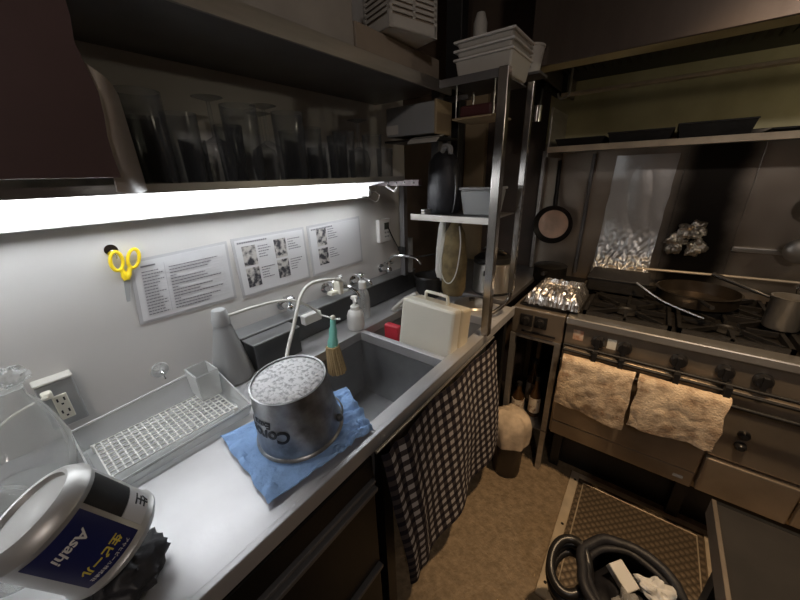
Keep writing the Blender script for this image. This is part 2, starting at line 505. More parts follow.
def basin(h, zb):
    x0, x1, y0, y1 = h; b = B(); th = 0.004; i = 0.012
    top = [(x0, y0), (x1, y0), (x1, y1), (x0, y1)]
    bot = [(x0 + i, y0 + i), (x1 - i, y0 + i), (x1 - i, y1 - i), (x0 + i, y1 - i)]
    zt_ = zt - 0.036
    for k in range(4):
        a, c = top[k], top[(k + 1) % 4]; d, e = bot[(k + 1) % 4], bot[k]
        P = [Vector((*a, zt_)), Vector((*c, zt_)), Vector((*d, zb)), Vector((*e, zb))]
        cen = Vector(((x0 + x1) / 2, (y0 + y1) / 2, 0.7))
        o = (P[1] - P[0]).cross(P[3] - P[0]).normalized() * th
        if (P[0] + o - cen).length < (P[0] - cen).length: o = -o
        b.prism(P, [p + o for p in P])
    b.box(bot[0][0] - th, bot[1][0] + th, bot[0][1] - th, bot[2][1] + th, zb - th, zb)
    return b


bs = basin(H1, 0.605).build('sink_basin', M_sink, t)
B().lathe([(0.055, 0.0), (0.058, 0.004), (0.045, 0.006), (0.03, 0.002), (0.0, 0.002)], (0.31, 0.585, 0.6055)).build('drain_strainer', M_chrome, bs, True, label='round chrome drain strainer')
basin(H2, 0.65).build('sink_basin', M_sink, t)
B().box(0.002, 0.075, 0.40, 1.335, zt, 0.945).build('backsplash', M_dkgrey, t, bevel=0.004)
B().box(0.002, 0.078, 0.40, 1.335, 0.945, 0.951).build('splash_ledge', M_sink, t, bevel=0.002)
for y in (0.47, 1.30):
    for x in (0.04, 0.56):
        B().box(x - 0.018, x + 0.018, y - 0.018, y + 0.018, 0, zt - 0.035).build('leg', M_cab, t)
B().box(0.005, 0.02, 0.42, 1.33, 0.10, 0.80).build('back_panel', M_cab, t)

# drawer cabinet under the near worktop
t = thing('drawer_cabinet', 'shade-darkened steel cabinet with long grip rail under the near worktop', 'cabinet', (0.3, -0.25, 0.0))
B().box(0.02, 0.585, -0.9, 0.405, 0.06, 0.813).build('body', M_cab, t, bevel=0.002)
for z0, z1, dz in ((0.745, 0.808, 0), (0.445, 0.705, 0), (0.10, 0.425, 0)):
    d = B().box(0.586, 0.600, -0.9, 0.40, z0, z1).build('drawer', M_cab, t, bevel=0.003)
    if z0 < 0.7:
        B().box(0.592, 0.612, -0.9, 0.40, z1 + 0.004, z1 + 0.016).build('grip_rail', M_shelf, d, bevel=0.002)
        if z0 > .4: B().box(0.592, 0.606, -0.9, 0.40, z1 + 0.026, z1 + 0.034).build('grip_rail', M_shelf, d, bevel=0.002)
B().box(0.05, 0.55, -0.88, 0.39, 0.0, 0.06).build('plinth', M_black, t)

# gingham curtain hanging from the sink's front edge


def curt(u, v):
    yt = 0.405 + u * 0.66; yb = 0.50 + u * 0.70
    k = v ** 0.9
    y = yt + (yb - yt) * k
    z = 0.818 - v * (0.60 - 0.02 * u)
    x = 0.622 + 0.009 * math.sin(u * 15 + v * 1.5) * (0.25 + v) - 0.02 * max(0, 0.10 - u) * 10 * v + 0.010 * math.sin(u * 60) * max(0, 0.25 - u) * 3 + 0.010 * nz(u * 4, v * 2) + 0.012 * v
    return (x, y, z)


t = thing('sink_curtain', 'dark and white gingham curtain hanging under the sink front', 'curtain', (0.62, 0.75, 0.21))
B().sheet(curt, 110, 40, 0.003, (18, 15.5)).build('cloth', M_gingham, t, True)
B().cyl((0.612, 0.40, 0.826), (0.612, 1.07, 0.826), 0.004).build('curtain_rod', M_steelbright, t, True)

# side bench continuing to the back corner
t = thing('corner_bench', 'low dark steel bench filling the back left corner behind the rack', 'bench', (0.28, 1.66, 0))
B().box(0.006, 0.555, 1.345, 1.985, 0.845, 0.868).build('top', M_shelf, t, bevel=0.002)
for x in (0.03, 0.53):
    for y in (1.37, 1.96):
        B().box(x - 0.015, x + 0.015, y - 0.015, y + 0.015, 0, 0.845).build('leg', M_shelf, t)

# ------------------------------------------------------------------ fluorescent lamp
t = thing('fluorescent_lamp', 'long glowing white tube lamp under the wall shelf', 'lamp', (0.0, 0.25, 1.31))
B().box(0.001, 0.045, -0.60, 1.03, 1.318, 1.378).build('housing', M_white, t, bevel=0.004)
B().cyl((0.068, -0.57, 1.350), (0.068, 1.01, 1.350), 0.0165, n=24).build('tube', M_tube, t, True)
for y in (-0.58, 1.01):
    B().box(0.03, 0.085, y - 0.008, y + 0.012, 1.325, 1.374).build('end_cap', M_white, t, bevel=0.004)
B().tube([(0.06, 1.03, 1.35), (0.09, 1.06, 1.33), (0.06, 1.075, 1.30), (0.03, 1.06, 1.32), (0.05, 1.085, 1.34), (0.04, 1.10, 1.365)], 0.002, 8, 5).build('wire', M_white2, t, True)

# ------------------------------------------------------------------ wall shelves
t = thing('upper_wall_shelf', 'long steel shelf high on the left wall carrying boxes and basket', 'shelf', (0.17, 0.2, 1.655))
B().box(0.0, 0.345, -0.7, 1.17, 1.672, 1.690).build('board', M_shelf, t)
B().box(0.345, 0.352, -0.7, 1.17, 1.657, 1.691).build('front_lip', M_steel, t, bevel=0.001)
B().box(0.30, 0.33, 1.12, 1.15, 1.40, 1.672).build('post', M_shelf, t)
t = thing('lower_wall_shelf', 'narrow dark steel shelf of glasses just above the tube lamp', 'shelf', (0.12, 0.2, 1.38))
B().box(0.0, 0.235, -0.7, 1.03, 1.383, 1.392).build('board', M_shelf, t)
B().box(0.235, 0.24, -0.7, 1.03, 1.381, 1.397).build('front_lip', M_alu, t)
for y in (-0.2, 0.4, 0.98):
    B().prism([(0.001, y, 1.383), (0.001, y + .004, 1.383), (0.20, y + .004, 1.383), (0.20, y, 1.383)],
              [(0.001, y, 1.345 if y > .9 else 1.380), (0.001, y + .004, 1.345 if y > .9 else 1.380), (0.20, y + .004, 1.381), (0.20, y, 1.381)]).build('bracket', M_shelf, t)

# glasses upside down and upright on the lower shelf
kinds = []


def make_glass(kind):
    if kind == 0:   # tall tumbler
        pr = [(0.030, 0), (0.034, 0.14), (0.0325, 0.14), (0.029, 0.006), (0.0, 0.006)]
    elif kind == 1:  # wine glass standing on its rim
        pr = [(0.030, 0), (0.038, 0.05), (0.030, 0.085), (0.005, 0.10), (0.004, 0.17), (0.032, 0.178), (0.0, 0.182)]
    elif kind == 2:  # jug-like big glass
        pr = [(0.038, 0), (0.041, 0.17), (0.039, 0.17), (0.036, 0.008), (0.0, 0.008)]
    else:
        pr = [(0.028, 0), (0.030, 0.10), (0.0285, 0.10), (0.026, 0.006), (0.0, 0.006)]
    return pr


gl_lab = {0: 'tall clear tumbler', 1: 'upturned stemmed wine glass', 2: 'wide clear beer glass', 3: 'short clear tumbler'}
order = [2, 0, 1, 2, 1, 2, 0, 3, 0, 1, 0, 3]
ords = ['nearest', 'second', 'third', 'fourth', 'fifth', 'sixth', 'seventh', 'eighth', 'ninth', 'tenth', 'eleventh', 'farthest']
gproto = {}
y = 0.27
for i, k in enumerate(order):
    lb = '%s on the lamp shelf, %s from left in front row' % (gl_lab[k], ords[i])
    if k not in gproto:
        o = B().lathe(make_glass(k), (0.17, y, 1.3925), n=28).build('drinking_glass', M_glass, None, True, **T(lb, 'glass', 'glasses on the lower wall shelf'))
        gproto[k] = o
    else:
        o = copy_tree(gproto[k], None, lb); o.location = (0.17, y, 1.3925)
    y += 0.067
for i in range(8):
    k = (0, 3, 0, 1, 0, 3, 0, 3)[i]
    o = copy_tree(gproto[k], None, '%s on the lamp shelf, %s from left in back row' % (gl_lab[k], ords[i] if i < 7 else 'last'))
    o.location = (0.07, 0.30 + i * 0.095, 1.3925)

# maroon board and grey film hanging at the near end of the shelves
B().sheet(lambda u, v: (0.356 + 0.004 * nz(u * 4, v * 3), -0.55 + u * (0.712 + 0.012 * nz(v * 5, 2)), 1.408 + v * 0.33), 24, 12, 0.006).build(
    'hanging_board', M_maroon, None, True, **T('large dark maroon board hanging at top left before the shelves', 'board'))


def flapf(u, v):
    y = 0.162 + u * 0.050; x = 0.35 - 0.07 * u + 0.012 * math.sin(u * 3)
    z = 1.388 + v * (0.165 - 0.02 * u) - 0.005 * math.sin(u * 3)
    return (x + 0.01 * v * math.sin(u * 4), y - 0.008 * (1 - v) * (1 - u), z)


B().sheet(flapf, 14, 14, 0.002).build('film_flap', M_flap, None, True, **T('greyish brown bent sheet hanging beside the maroon board', 'sheet'))

# things on the upper shelf
o = B().box(0.03, 0.343, 0.20, 0.70, 1.6915, 2.05).build('cardboard_box', mat('pale_card', (0.42, 0.39, 0.35), 0.8, var=0.25, vscale=6), None, bevel=0.003, **T('pale cardboard box on the upper wall shelf beside the ventilated basket', 'box'))
B().box(0.03, 0.33, 0.72, 1.12, 1.6915, 1.755).build('storage_box', M_card, None, bevel=0.003, **T('flat brown box under the slotted white basket', 'box'))
# basket
ang = 0.02
ctr = Vector((0.33, 0.905, 1.757))
t = thing('plastic_basket', 'off white slotted plastic basket on the upper shelf', 'basket', ctr)
rotb = Matrix.Translation(ctr) @ Matrix.Rotation(math.radians(-16), 4, 'Z')


def bk(x, y, z): return rotb @ Vector((x, y, z))


hx, hy, hh, tp = 0.062, 0.082, 0.20, 0.018
b = B()
b.box(-hx, hx, -hy, hy, 0, 0.006, rotb)
b.box(-hx, hx, -hy, -hy + 0.004, 0.0, 0.03, rotb); b.box(-hx, hx, hy - 0.004, hy, 0.0, 0.03, rotb)
b.box(-hx, -hx + 0.004, -hy, hy, 0.0, 0.03, rotb); b.box(hx - 0.004, hx, -hy, hy, 0.0, 0.03, rotb)
b.build('bottom', M_white2, t, bevel=0.002)
b = B()
for i in range(15):
    z = 0.036 + i * 0.0125
    b.box(-hx, hx, -hy, -hy + 0.004, z, z + 0.007, rotb); b.box(-hx, hx, hy - 0.004, hy, z, z + 0.007, rotb)
    b.box(-hx, -hx + 0.004, -hy, hy, z, z + 0.007, rotb); b.box(hx - 0.004, hx, -hy, hy, z, z + 0.007, rotb)
for sx in (-1, 1):
    for sy in (-1, 1):
        b.box(sx * (hx - 0.005) - 0.005, sx * (hx - 0.005) + 0.005, sy * (hy - 0.005) - 0.005, sy * (hy - 0.005) + 0.005, 0, 0.225, rotb)
    b.box(sx * (hx - .002) - .002, sx * (hx - .002) + .002, -0.004, 0.004, 0.03, 0.225, rotb)
b.build('slotted_sides', M_white2, t)
B().box(-hx + .005, hx - .005, -hy + .005, hy - .005, 0.0065, 0.19, rotb).build('contents', M_card, t)

# ------------------------------------------------------------------ papers and fittings on the white wall


def wall_sheet(name, label, q, content):
    """q: four (y, z) corners UL, UR, LR, LL on the wall"""
    def at(u, v, d=0.0):
        UL, UR, LR, LL = q
        yy = (UL[0] * (1 - u) + UR[0] * u) * (1 - v) + (LL[0] * (1 - u) + LR[0] * u) * v
        zz = (UL[1] * (1 - u) + UR[1] * u) * (1 - v) + (LL[1] * (1 - u) + LR[1] * u) * v
        return Vector((0.003 + d, yy, zz))
    t = thing(name, label, 'paper', at(0.5, 1), 'laminated instruction sheets on the white wall')
    B().sheet(lambda u, v: at(u, v, -0.0012), 6, 6, 0.001).build('laminate', M_film, t)
    B().sheet(lambda u, v: at(0.03 + u * 0.94, 0.04 + v * 0.92, 0.0), 6, 6, 0.0008).build('paper_sheet', M_paper, t)

    def rect(b, u0, v0, u1, v1, d=0.0008):
        P = [at(u0, v0, d), at(u1, v0, d), at(u1, v1, d), at(u0, v1, d)]
        b.prism(P, [p + Vector((0.0004, 0, 0)) for p in P])
    if content == 'text':
        b = B()
        rect(b, 0.09, 0.11, 0.22, 0.135)
        for r in range(15):
            v = 0.20 + r * 0.048
            u = 0.09; e = 0.09 + random.choice([0.12, 0.15, 0.19])
            while u < e:
                l = random.uniform(0.012, 0.03); rect(b, u, v, min(u + l, e), v + 0.014); u += l + 0.006
            u = 0.34; e = 0.34 + random.uniform(0.2, 0.55)
            if r % 4 == 3: e = 0.4
            while u < e:
                l = random.uniform(0.012, 0.035); rect(b, u, v, min(u + l, e), v + 0.014); u += l + 0.006
        b.build('printed_text', M_inkgrey, t)
        b = B(); rect(b, 0.30, 0.12, 0.303, 0.9, 0.0007)
        for r in range(14): rect(b, 0.08, 0.232 + r * 0.048, 0.93, 0.2335 + r * 0.048, 0.0007)
        b.build('table_rules', mat('faint_rule', (0.5, 0.5, 0.52), 0.5), t)
    else:
        b = B()
        for (u0, v0) in content:
            P = (u0, v0, u0 + 0.17, v0 + 0.33)
            c = B(); rect(c, *P, 0.0007); c.build('photo', M_photo, t)
            for r in range(5):
                v = v0 + 0.03 + r * 0.045; u = u0 + 0.2; e = u + random.uniform(0.08, 0.2)
                while u < e:
                    l = random.uniform(0.012, 0.03); rect(b, u, v, min(u + l, e), v + 0.014); u += l + 0.006
            b.build('printed_text', M_inkgrey, t); b = B()
        u = 0.06
        while u < 0.42: rect(b, u, 0.075, u + 0.02, 0.10); u += 0.027
        b.build('printed_heading', M_inkgrey, t)


wall_sheet('instruction_sheet', 'laminated sheet of table text right of the yellow scissors', [(0.214, 1.222), (0.456, 1.231), (0.446, 1.056), (0.192, 1.062)][:2] + [(0.450, 1.052), (0.196, 1.058)], 'text')
wall_sheet('instruction_sheet', 'laminated sheet with four small photos between the other two sheets', [(0.468, 1.234), (0.735, 1.236), (0.738, 1.043), (0.470, 1.044)], [(0.10, 0.15), (0.10, 0.52), (0.52, 0.13), (0.52, 0.50)])
wall_sheet('instruction_sheet', 'laminated sheet with two stacked photos nearest the thermostat', [(0.748, 1.236), (1.025, 1.243), (1.028, 1.045), (0.752, 1.043)], [(0.14, 0.10), (0.14, 0.48)])

# scissors on a hook
t = thing('scissors', 'yellow handled scissors hanging on the white wall', 'scissors', (0.01, 0.205, 1.13))


def loop(cy, cz, ry, rz, tilt):
    return [(0.012, cy + ry * math.cos(a) * math.cos(tilt) - rz * math.sin(a) * math.sin(tilt), cz + ry * math.cos(a) * math.sin(tilt) + rz * math.sin(a) * math.cos(tilt)) for a in [2 * PI * i / 14 for i in range(14)]]


def lean(b):
    for v in b.v: v.y += (v.z - 1.19) * 0.20
    return b


for s in (-1, 1):
    b = B().tube(loop(0.200 + s * 0.0165, 1.228, 0.0115, 0.022, s * -0.12), 0.0040, 8, 2, True)
    b.tube([(0.012, 0.200 + s * 0.009, 1.209), (0.012, 0.200 + s * 0.004, 1.194), (0.012, 0.200, 1.182)], [0.0055, 0.0075, 0.007], 8, 3)
    lean(b).build('handle', M_yel, t, True)
b = B().prism([(0.010, 0.193, 1.184), (0.010, 0.207, 1.184), (0.010, 0.203, 1.128), (0.010, 0.197, 1.128)],
              [(0.014, 0.193, 1.184), (0.014, 0.207, 1.184), (0.014, 0.203, 1.128), (0.014, 0.197, 1.128)])
lean(b).build('blades', M_grey, t)
t2 = thing('wall_hook', 'small chrome hook behind the yellow scissors', 'hook', (0.0, 0.195, 1.245))
B().lathe([(0.013, 0), (0.013, 0.003), (0.0, 0.005)], (0.0005, 0.190, 1.254), (1, 0, 0)).build('backplate', M_chrome, t2, True)
B().tube([(0.004, 0.190, 1.254), (0.014, 0.193, 1.246), (0.016, 0.193, 1.236), (0.018, 0.194, 1.243)], 0.0015, 8).build('prong', M_chrome, t2, True)

# thermostat
t = thing('thermostat', 'white wall controller with small screen right of the sheets', 'controller', (0.0, 1.162, 1.12))
B().box(0.0005, 0.022, 1.130, 1.210, 1.110, 1.215).build('casing', M_white, t, bevel=0.004)
B().box(0.022, 0.0235, 1.165, 1.197, 1.168, 1.198).build('screen', M_screen, t)
for y in (1.166, 1.184):
    for z in (1.150, 1.132):
        B().box(0.022, 0.0245, y, y + 0.009, z, z + 0.007).build('button', M_grey, t)

# power outlet box
t = thing('outlet_box', 'grey wall outlet box with cream sockets at the left', 'outlet', (0.0, 0.01, 0.875))
B().box(0.0005, 0.034, -0.016, 0.044, 0.890, 1.000).build('box', M_grey, t, bevel=0.003)
B().box(0.0005, 0.036, -0.018, 0.046, 1.000, 1.006).build('lid', M_white2, t, bevel=0.003)
p = B().box(0.034, 0.038, 0.001, 0.025, 0.908, 0.970).build('socket_plate', M_cream, t, bevel=0.002)
b = B()
for z in (0.957, 0.927):
    b.box(0.038, 0.0386, 0.006, 0.009, z - 0.003, z + 0.005); b.box(0.038, 0.0386, 0.017, 0.020, z - 0.003, z + 0.005); b.box(0.038, 0.0386, 0.011, 0.015, z - 0.012, z - 0.008)
b.build('slots', M_ink, p)
t = thing('power_plug', 'cream plug pushed in above the wall sockets at left', 'plug', (0.05, -0.02, 0.975))
B().box(0.0345, 0.056, -0.012, 0.006, 0.974, 0.990).build('plug_body', M_cream, t, bevel=0.005)
B().tube([(0.055, -0.003, 0.982), (0.065, -0.03, 0.982), (0.05, -0.07, 0.96), (0.03, -0.13, 0.90), (0.02, -0.16, 0.855)], 0.003, 8, 4).build('cable', M_cream, t, True)

# suction hook
t = thing('suction_hook', 'clear round suction cup on the wall above the drain tray', 'hook', (0.0, 0.205, 0.90))
B().lathe([(0.022, 0), (0.020, 0.004), (0.010, 0.008), (0.006, 0.014), (0, 0.015)], (0.0005, 0.205, 0.918), (1, 0, 0)).build('suction_cup', M_clear, t, True)
B().tube([(0.013, 0.205, 0.918), (0.022, 0.205, 0.910), (0.024, 0.205, 0.900), (0.030, 0.205, 0.902)], 0.002, 8).build('prong', M_chrome, t, True)

# ------------------------------------------------------------------ taps over the sink


def tap(y, spout, label, z=0.985):
    t = thing('wall_tap', label, 'tap', (0.02, y, z - 0.03))
    B().lathe([(0.020, 0), (0.020, 0.004), (0.010, 0.006), (0.010, 0.045)], (0.0005, y, z), (1, 0, 0)).build('wall_flange', M_chrome, t, True)
    B().ball((0.052, y, z), 0.015, n=18).cyl((0.052, y, z), (0.052, y, z + 0.028), 0.008).build('valve_body', M_chrome, t, True)
    b = B().lathe([(0.010, 0), (0.014, 0.002), (0.015, 0.012), (0.010, 0.016), (0, 0.017)], (0.052, y, z + 0.026))
    for k in range(4):
        a = k * PI / 2 + 0.4
        b.cyl((0.052, y, z + 0.034), (0.052 + 0.021 * math.cos(a), y + 0.021 * math.sin(a), z + 0.034), 0.0045, n=8)
    b.build('handle', M_chrome, t, True)
    if spout: B().tube(spout, 0.0065, 12, 5).build('spout', M_chrome, t, True)
    return t


tap(0.60, None, 'small chrome tap nearest the grey conical bottle', 0.980)
tap(0.80, [(0.052, 0.80, 0.985), (0.085, 0.81, 1.000), (0.12, 0.82, 1.005), (0.155, 0.83, 0.985), (0.16, 0.83, 0.965)], 'chrome tap above the sink with hose beside it', 0.985)
tap(1.15, [(0.052, 1.15, 1.0), (0.06, 1.155, 1.045), (0.10, 1.165, 1.055), (0.17, 1.19, 1.05), (0.20, 1.20, 1.02)], 'chrome swan neck tap under the thermostat', 0.985)
tap(0.955, [(0.052, 0.955, 0.99), (0.10, 0.955, 0.99), (0.115, 0.955, 0.972)], 'chrome tap with white cap right of the looped hose', 0.975)

# ivory hose with clips
t = thing('water_hose', 'ivory hose looping over the tap into the sink', 'hose', (0.15, 0.6, 0.95))
B().tube([(0.235, 0.44, 0.86), (0.20, 0.47, 0.902), (0.165, 0.53, 0.965), (0.15, 0.561, 1.006), (0.13, 0.60, 1.045), (0.12, 0.655, 1.066), (0.12, 0.756, 1.052), (0.105, 0.82, 1.015), (0.10, 0.843, 0.985), (0.075, 0.83, 0.975)], 0.0058, 10, 5).build('hose', M_hose, t, True)
B().box(0.085, 0.120, 0.775, 0.795, 0.985, 1.035).box(0.08, 0.105, 0.745, 0.80, 0.985, 1.0).build('clip', M_cream, t, bevel=0.004)
B().tube([(0.10, 0.80, 1.05), (0.085, 0.81, 1.0)], 0.008, 10, 1).build('connector', M_chrome, t, True)

t = thing('rinse_tube', 'ivory tube running from the conical bottle cap to the hose', 'tube', (0.1, 0.5, 1.04))
B().tube([(0.104, 0.370, 1.045), (0.105, 0.45, 1.045), (0.11, 0.52, 1.040), (0.12, 0.58, 1.025), (0.14, 0.63, 0.985), (0.155, 0.65, 0.955)], 0.0045, 10, 5).build('tube', M_hose, t, True)

# grey conical bottle
t = thing('conical_bottle', 'grey conical bottle with capped neck against the wall', 'bottle', (0.095, 0.345, 0.85))
B().lathe([(0.0, 0), (0.054, 0.001), (0.056, 0.008), (0.053, 0.03), (0.025, 0.162), (0.022, 0.170), (0.022, 0.174), (0, 0.174)], (0.095, 0.352, 0.8502), (0.0, 0.0, 1), 40).build('body', M_grey, t, True)
B().lathe([(0.0235, 0.0), (0.0235, 0.012), (0.019, 0.040), (0.017, 0.043), (0, 0.043)], (0.095, 0.352, 1.0245), (0, 0, 1), 32).build('cap', mat('grey_cap', (0.42, 0.43, 0.43), 0.35), t, True)

# white soap box on the splash
t = thing('wall_clip_box', 'small white plastic holder on the splash behind the sink', 'holder', (0.09, 0.65, 0.90))
B().box(0.0785, 0.105, 0.615, 0.69, 0.915, 0.950).build('box', M_white, t, bevel=0.004)
B().tube([(0.10, 0.69, 0.93), (0.14, 0.70, 0.925), (0.185, 0.70, 0.93), (0.20, 0.69, 0.94)], 0.003, 8).build('arm', M_white, t, True)

# brush
t = thing('scrub_brush', 'tan bristled brush with teal handle hanging at the sink', 'brush', (0.225, 0.60, 0.80))
B().tube([(0.215, 0.648, 0.955), (0.222, 0.636, 0.91), (0.226, 0.625, 0.868)], [0.010, 0.014, 0.018], 12, 4).build('handle', M_teal, t, True)
B().ball((0.213, 0.650, 0.962), 0.009).build('knob', M_cream, t, True)
b = B()
for i in range(80):
    a = i * 2.4; r = 0.020 * math.sqrt(i / 80)
    p = Vector((0.228 + r * math.cos(a), 0.622 + r * math.sin(a), 0.872))
    q = p + Vector((0.012 + 0.5 * r * math.cos(a), 0.5 * r * math.sin(a), -0.095))
    b.cyl(p, q, 0.004, 0.0032, 6)
b.build('bristles', M_brush, t, True)
# soap pump
t = thing('soap_pump_bottle', 'white foaming soap pump bottle standing behind the sink', 'bottle', (0.165, 0.80, 0.85))
B().lathe([(0, 0), (0.030, 0.001), (0.033, 0.01), (0.033, 0.055), (0.027, 0.072), (0.016, 0.080), (0, 0.080)], (0.165, 0.80, 0.8505), n=32).build('body', M_white, t, True)
B().lathe([(0.017, 0), (0.017, 0.012), (0.012, 0.016), (0.006, 0.018), (0.006, 0.040), (0, 0.04)], (0.165, 0.80, 0.931)).build('collar', M_white, t, True)
B().lathe([(0.010, 0), (0.013, 0.004), (0.012, 0.012), (0, 0.014)], (0.165, 0.80, 0.970)).tube([(0.165, 0.80, 0.977), (0.185, 0.785, 0.977), (0.195, 0.778, 0.970)], 0.004, 8).build('pump_head', M_white, t, True)
t = thing('clear_pump_bottle', 'clear bottle with white cap behind the soap pump', 'bottle', (0.11, 0.90, 0.85))
B().lathe([(0, 0), (0.026, 0.001), (0.027, 0.08), (0.022, 0.11), (0.011, 0.125), (0, 0.125)], (0.115, 0.90, 0.8505), n=28).build('body', M_clear, t, True)
B().lathe([(0.015, 0), (0.016, 0.004), (0.015, 0.028), (0, 0.03)], (0.115, 0.90, 0.976)).build('cap', M_white, t, True)

# grey box beside the cone
t = thing('steel_box', 'slate grey open steel caddy beside the conical bottle', 'box', (0.14, 0.5, 0.85))
b = B().box(0.0785, 0.140, 0.405, 0.565, 0.8505, 0.940)
b.build('body', M_dkgrey, t, bevel=0.003)
B().box(0.0785, 0.142, 0.403, 0.567, 0.9401, 0.9445).build('rim', M_sink, t, bevel=0.001)

# red pack and clip in the second sink corner
B().box(0.245, 0.315, 0.87, 0.90, 0.6545, 0.862).build('red_pack', M_red, None, bevel=0.006, **T('red packet standing in the second sink left of the cream case', 'packet'))
t = thing('white_tongs', 'white plastic clip leaning left of the cream case', 'clip', (0.30, 1.0, 0.9))
B().tube([(0.19, 1.0, 0.862), (0.25, 1.0, 0.92), (0.32, 0.99, 0.965)], 0.009, 8).build('arm', M_white2, t, True)
B().tube([(0.19, 1.03, 0.862), (0.26, 1.02, 0.90), (0.32, 1.0, 0.955)], 0.008, 8).build('arm', M_white2, t, True)

# cream case standing in the second sink
t = thing('cream_case', 'cream plastic case with handle standing in the second sink', 'case', (0.45, 0.88, 0.654))
F0 = [(0.330, 0.822, 0.655), (0.545, 0.822, 0.655), (0.572, 0.834, 1.000), (0.366, 0.834, 1.010)]
F1 = [(p[0] + 0.002, p[1] + (0.045 if p[2] > .8 else 0.06), p[2] - (0.004 if p[2] > .8 else 0)) for p in F0]
B().prism(F0, F1).build('front_shell', M_cream, t, bevel=0.010)
G0 = [(p[0] + 0.004, p[1] + 0.002, p[2] - 0.006 if p[2] > .8 else p[2]) for p in F1]
G1 = [(p[0] + (0.0 if p[2] < .8 else 0.010), 0.965 if p[2] < .8 else 0.935, p[2] - (0.018 if p[2] > .8 else 0)) for p in F0]
B().prism(G0, G1).build('back_shell', mat('tan_cream_plastic', (0.72, 0.64, 0.48), 0.45, var=0.1), t, bevel=0.008)
B().tube([(0.425, 0.895, 0.990), (0.425, 0.895, 1.018), (0.435, 0.895, 1.024), (0.500, 0.895, 1.020), (0.510, 0.895, 1.012), (0.510, 0.895, 0.985)], 0.0055, 10, 3).build('handle', M_cream, t, True)

# ------------------------------------------------------------------ drain tray
t = thing('drain_tray', 'clear plastic dish draining tray with white grid on the worktop', 'tray', (0.19, 0.2, 0.85))
TX0, TX1, TY0, TY1 = 0.105, 0.288, 0.012, 0.288
b = B()


def ringwall(b, x0, x1, y0, y1, z0, z1, fl, th):
    bot = [(x0, y0), (x1, y0), (x1, y1), (x0, y1)]
    top = [(x0 - fl, y0 - fl), (x1 + fl, y0 - fl), (x1 + fl, y1 + fl), (x0 - fl, y1 + fl)]
    for k in range(4):
        j = (k + 1) % 4
        P = [Vector((*bot[k], z0)), Vector((*bot[j], z0)), Vector((*top[j], z1[j])), Vector((*top[k], z1[k]))]
        n = (P[1] - P[0]).cross(P[3] - P[0]).normalized() * th
        b.prism(P, [p + n for p in P])


ringwall(b, TX0, TX1, TY0, TY1, 0.8505, [0.905, 0.872, 0.880, 0.925], 0.008, 0.0025)
b.box(TX0, TX1, TY0, TY1, 0.8505, 0.8525)
b.build('tray_shell', M_clear, t)
b = B()
f_ = 0.008
top = [(TX0 - f_, TY0 - f_, 0.905), (TX1 + f_, TY0 - f_, 0.872), (TX1 + f_, TY1 + f_, 0.880), (TX0 - f_, TY1 + f_, 0.925)]
b.tube([Vector(p) for p in top], 0.0028, 8, 1, True)
b.build('tray_rim', mat('frosted_rim', (0.70, 0.71, 0.71), 0.3), t, True)
b = B(); n1 = 20; n2 = 9
gx0, gx1, gy0, gy1 = 0.128, 0.262, 0.025, 0.272
for i in range(n1 + 1):
    y = gy0 + (gy1 - gy0) * i / n1; b.box(gx0, gx1, y - 0.0013, y + 0.0013, 0.868, 0.871)
for i in range(n2 + 1):
    x = gx0 + (gx1 - gx0) * i / n2; b.box(x - 0.0009, x + 0.0009, gy0, gy1, 0.868, 0.8705)
for x in (gx0, gx1):
    for y in (gy0, gy1): b.box(x - .004, x + .004, y - .004, y + .004, 0.8525, 0.870)
b.build('drain_grid', M_white, t)
b = B()
ringwall(b, 0.115, 0.175, 0.235, 0.280, 0.8735, [0.945] * 4, 0.003, 0.002)
b.tube([(0.112, 0.232, 0.945), (0.178, 0.232, 0.945), (0.178, 0.283, 0.945), (0.112, 0.283, 0.945)], 0.002, 6, 1, True)
b.build('cutlery_cup', M_clear, t)

# ------------------------------------------------------------------ blue cloth with the upside down bucket


def clothf(u, v):
    A, Bp, Cp, D = Vector((0.312, 0.205)), Vector((0.552, 0.180)), Vector((0.585, 0.425)), Vector((0.42, 0.50))
    p = (A * (1 - u) + Bp * u) * (1 - v) + (D * (1 - u) + Cp * u) * v
    e = 0.006 * nz(u * 5, v * 5, 3)
    p = p + Vector((0.005 * nz(v * 7, 1.5) * (1 - u), 0.005 * nz(u * 7, 7.5)))
    w = 0.004 * (1 + nz(u * 7, v * 7)) + 0.003 * abs(nz(u * 17, v * 17, 5))
    c = Vector((0.46, 0.30)); d = (Vector((p.x, p.y)) - c).length
    if d > 0.10: w += 0.010 * max(0, nz(u * 9 + 3, v * 9)) + (0.012 * abs(nz(u * 12, v * 12, 9)) if v > 0.6 else 0)
    return (p.x, min(p.y, 0.9), 0.8535 + min(w, 0.0085 if d < 0.115 else 0.03))


B().sheet(clothf, 60, 60, 0.003).build('blue_cloth', M_blue, None, True, **T('folded light blue cloth on the worktop under the metal bucket', 'cloth'))

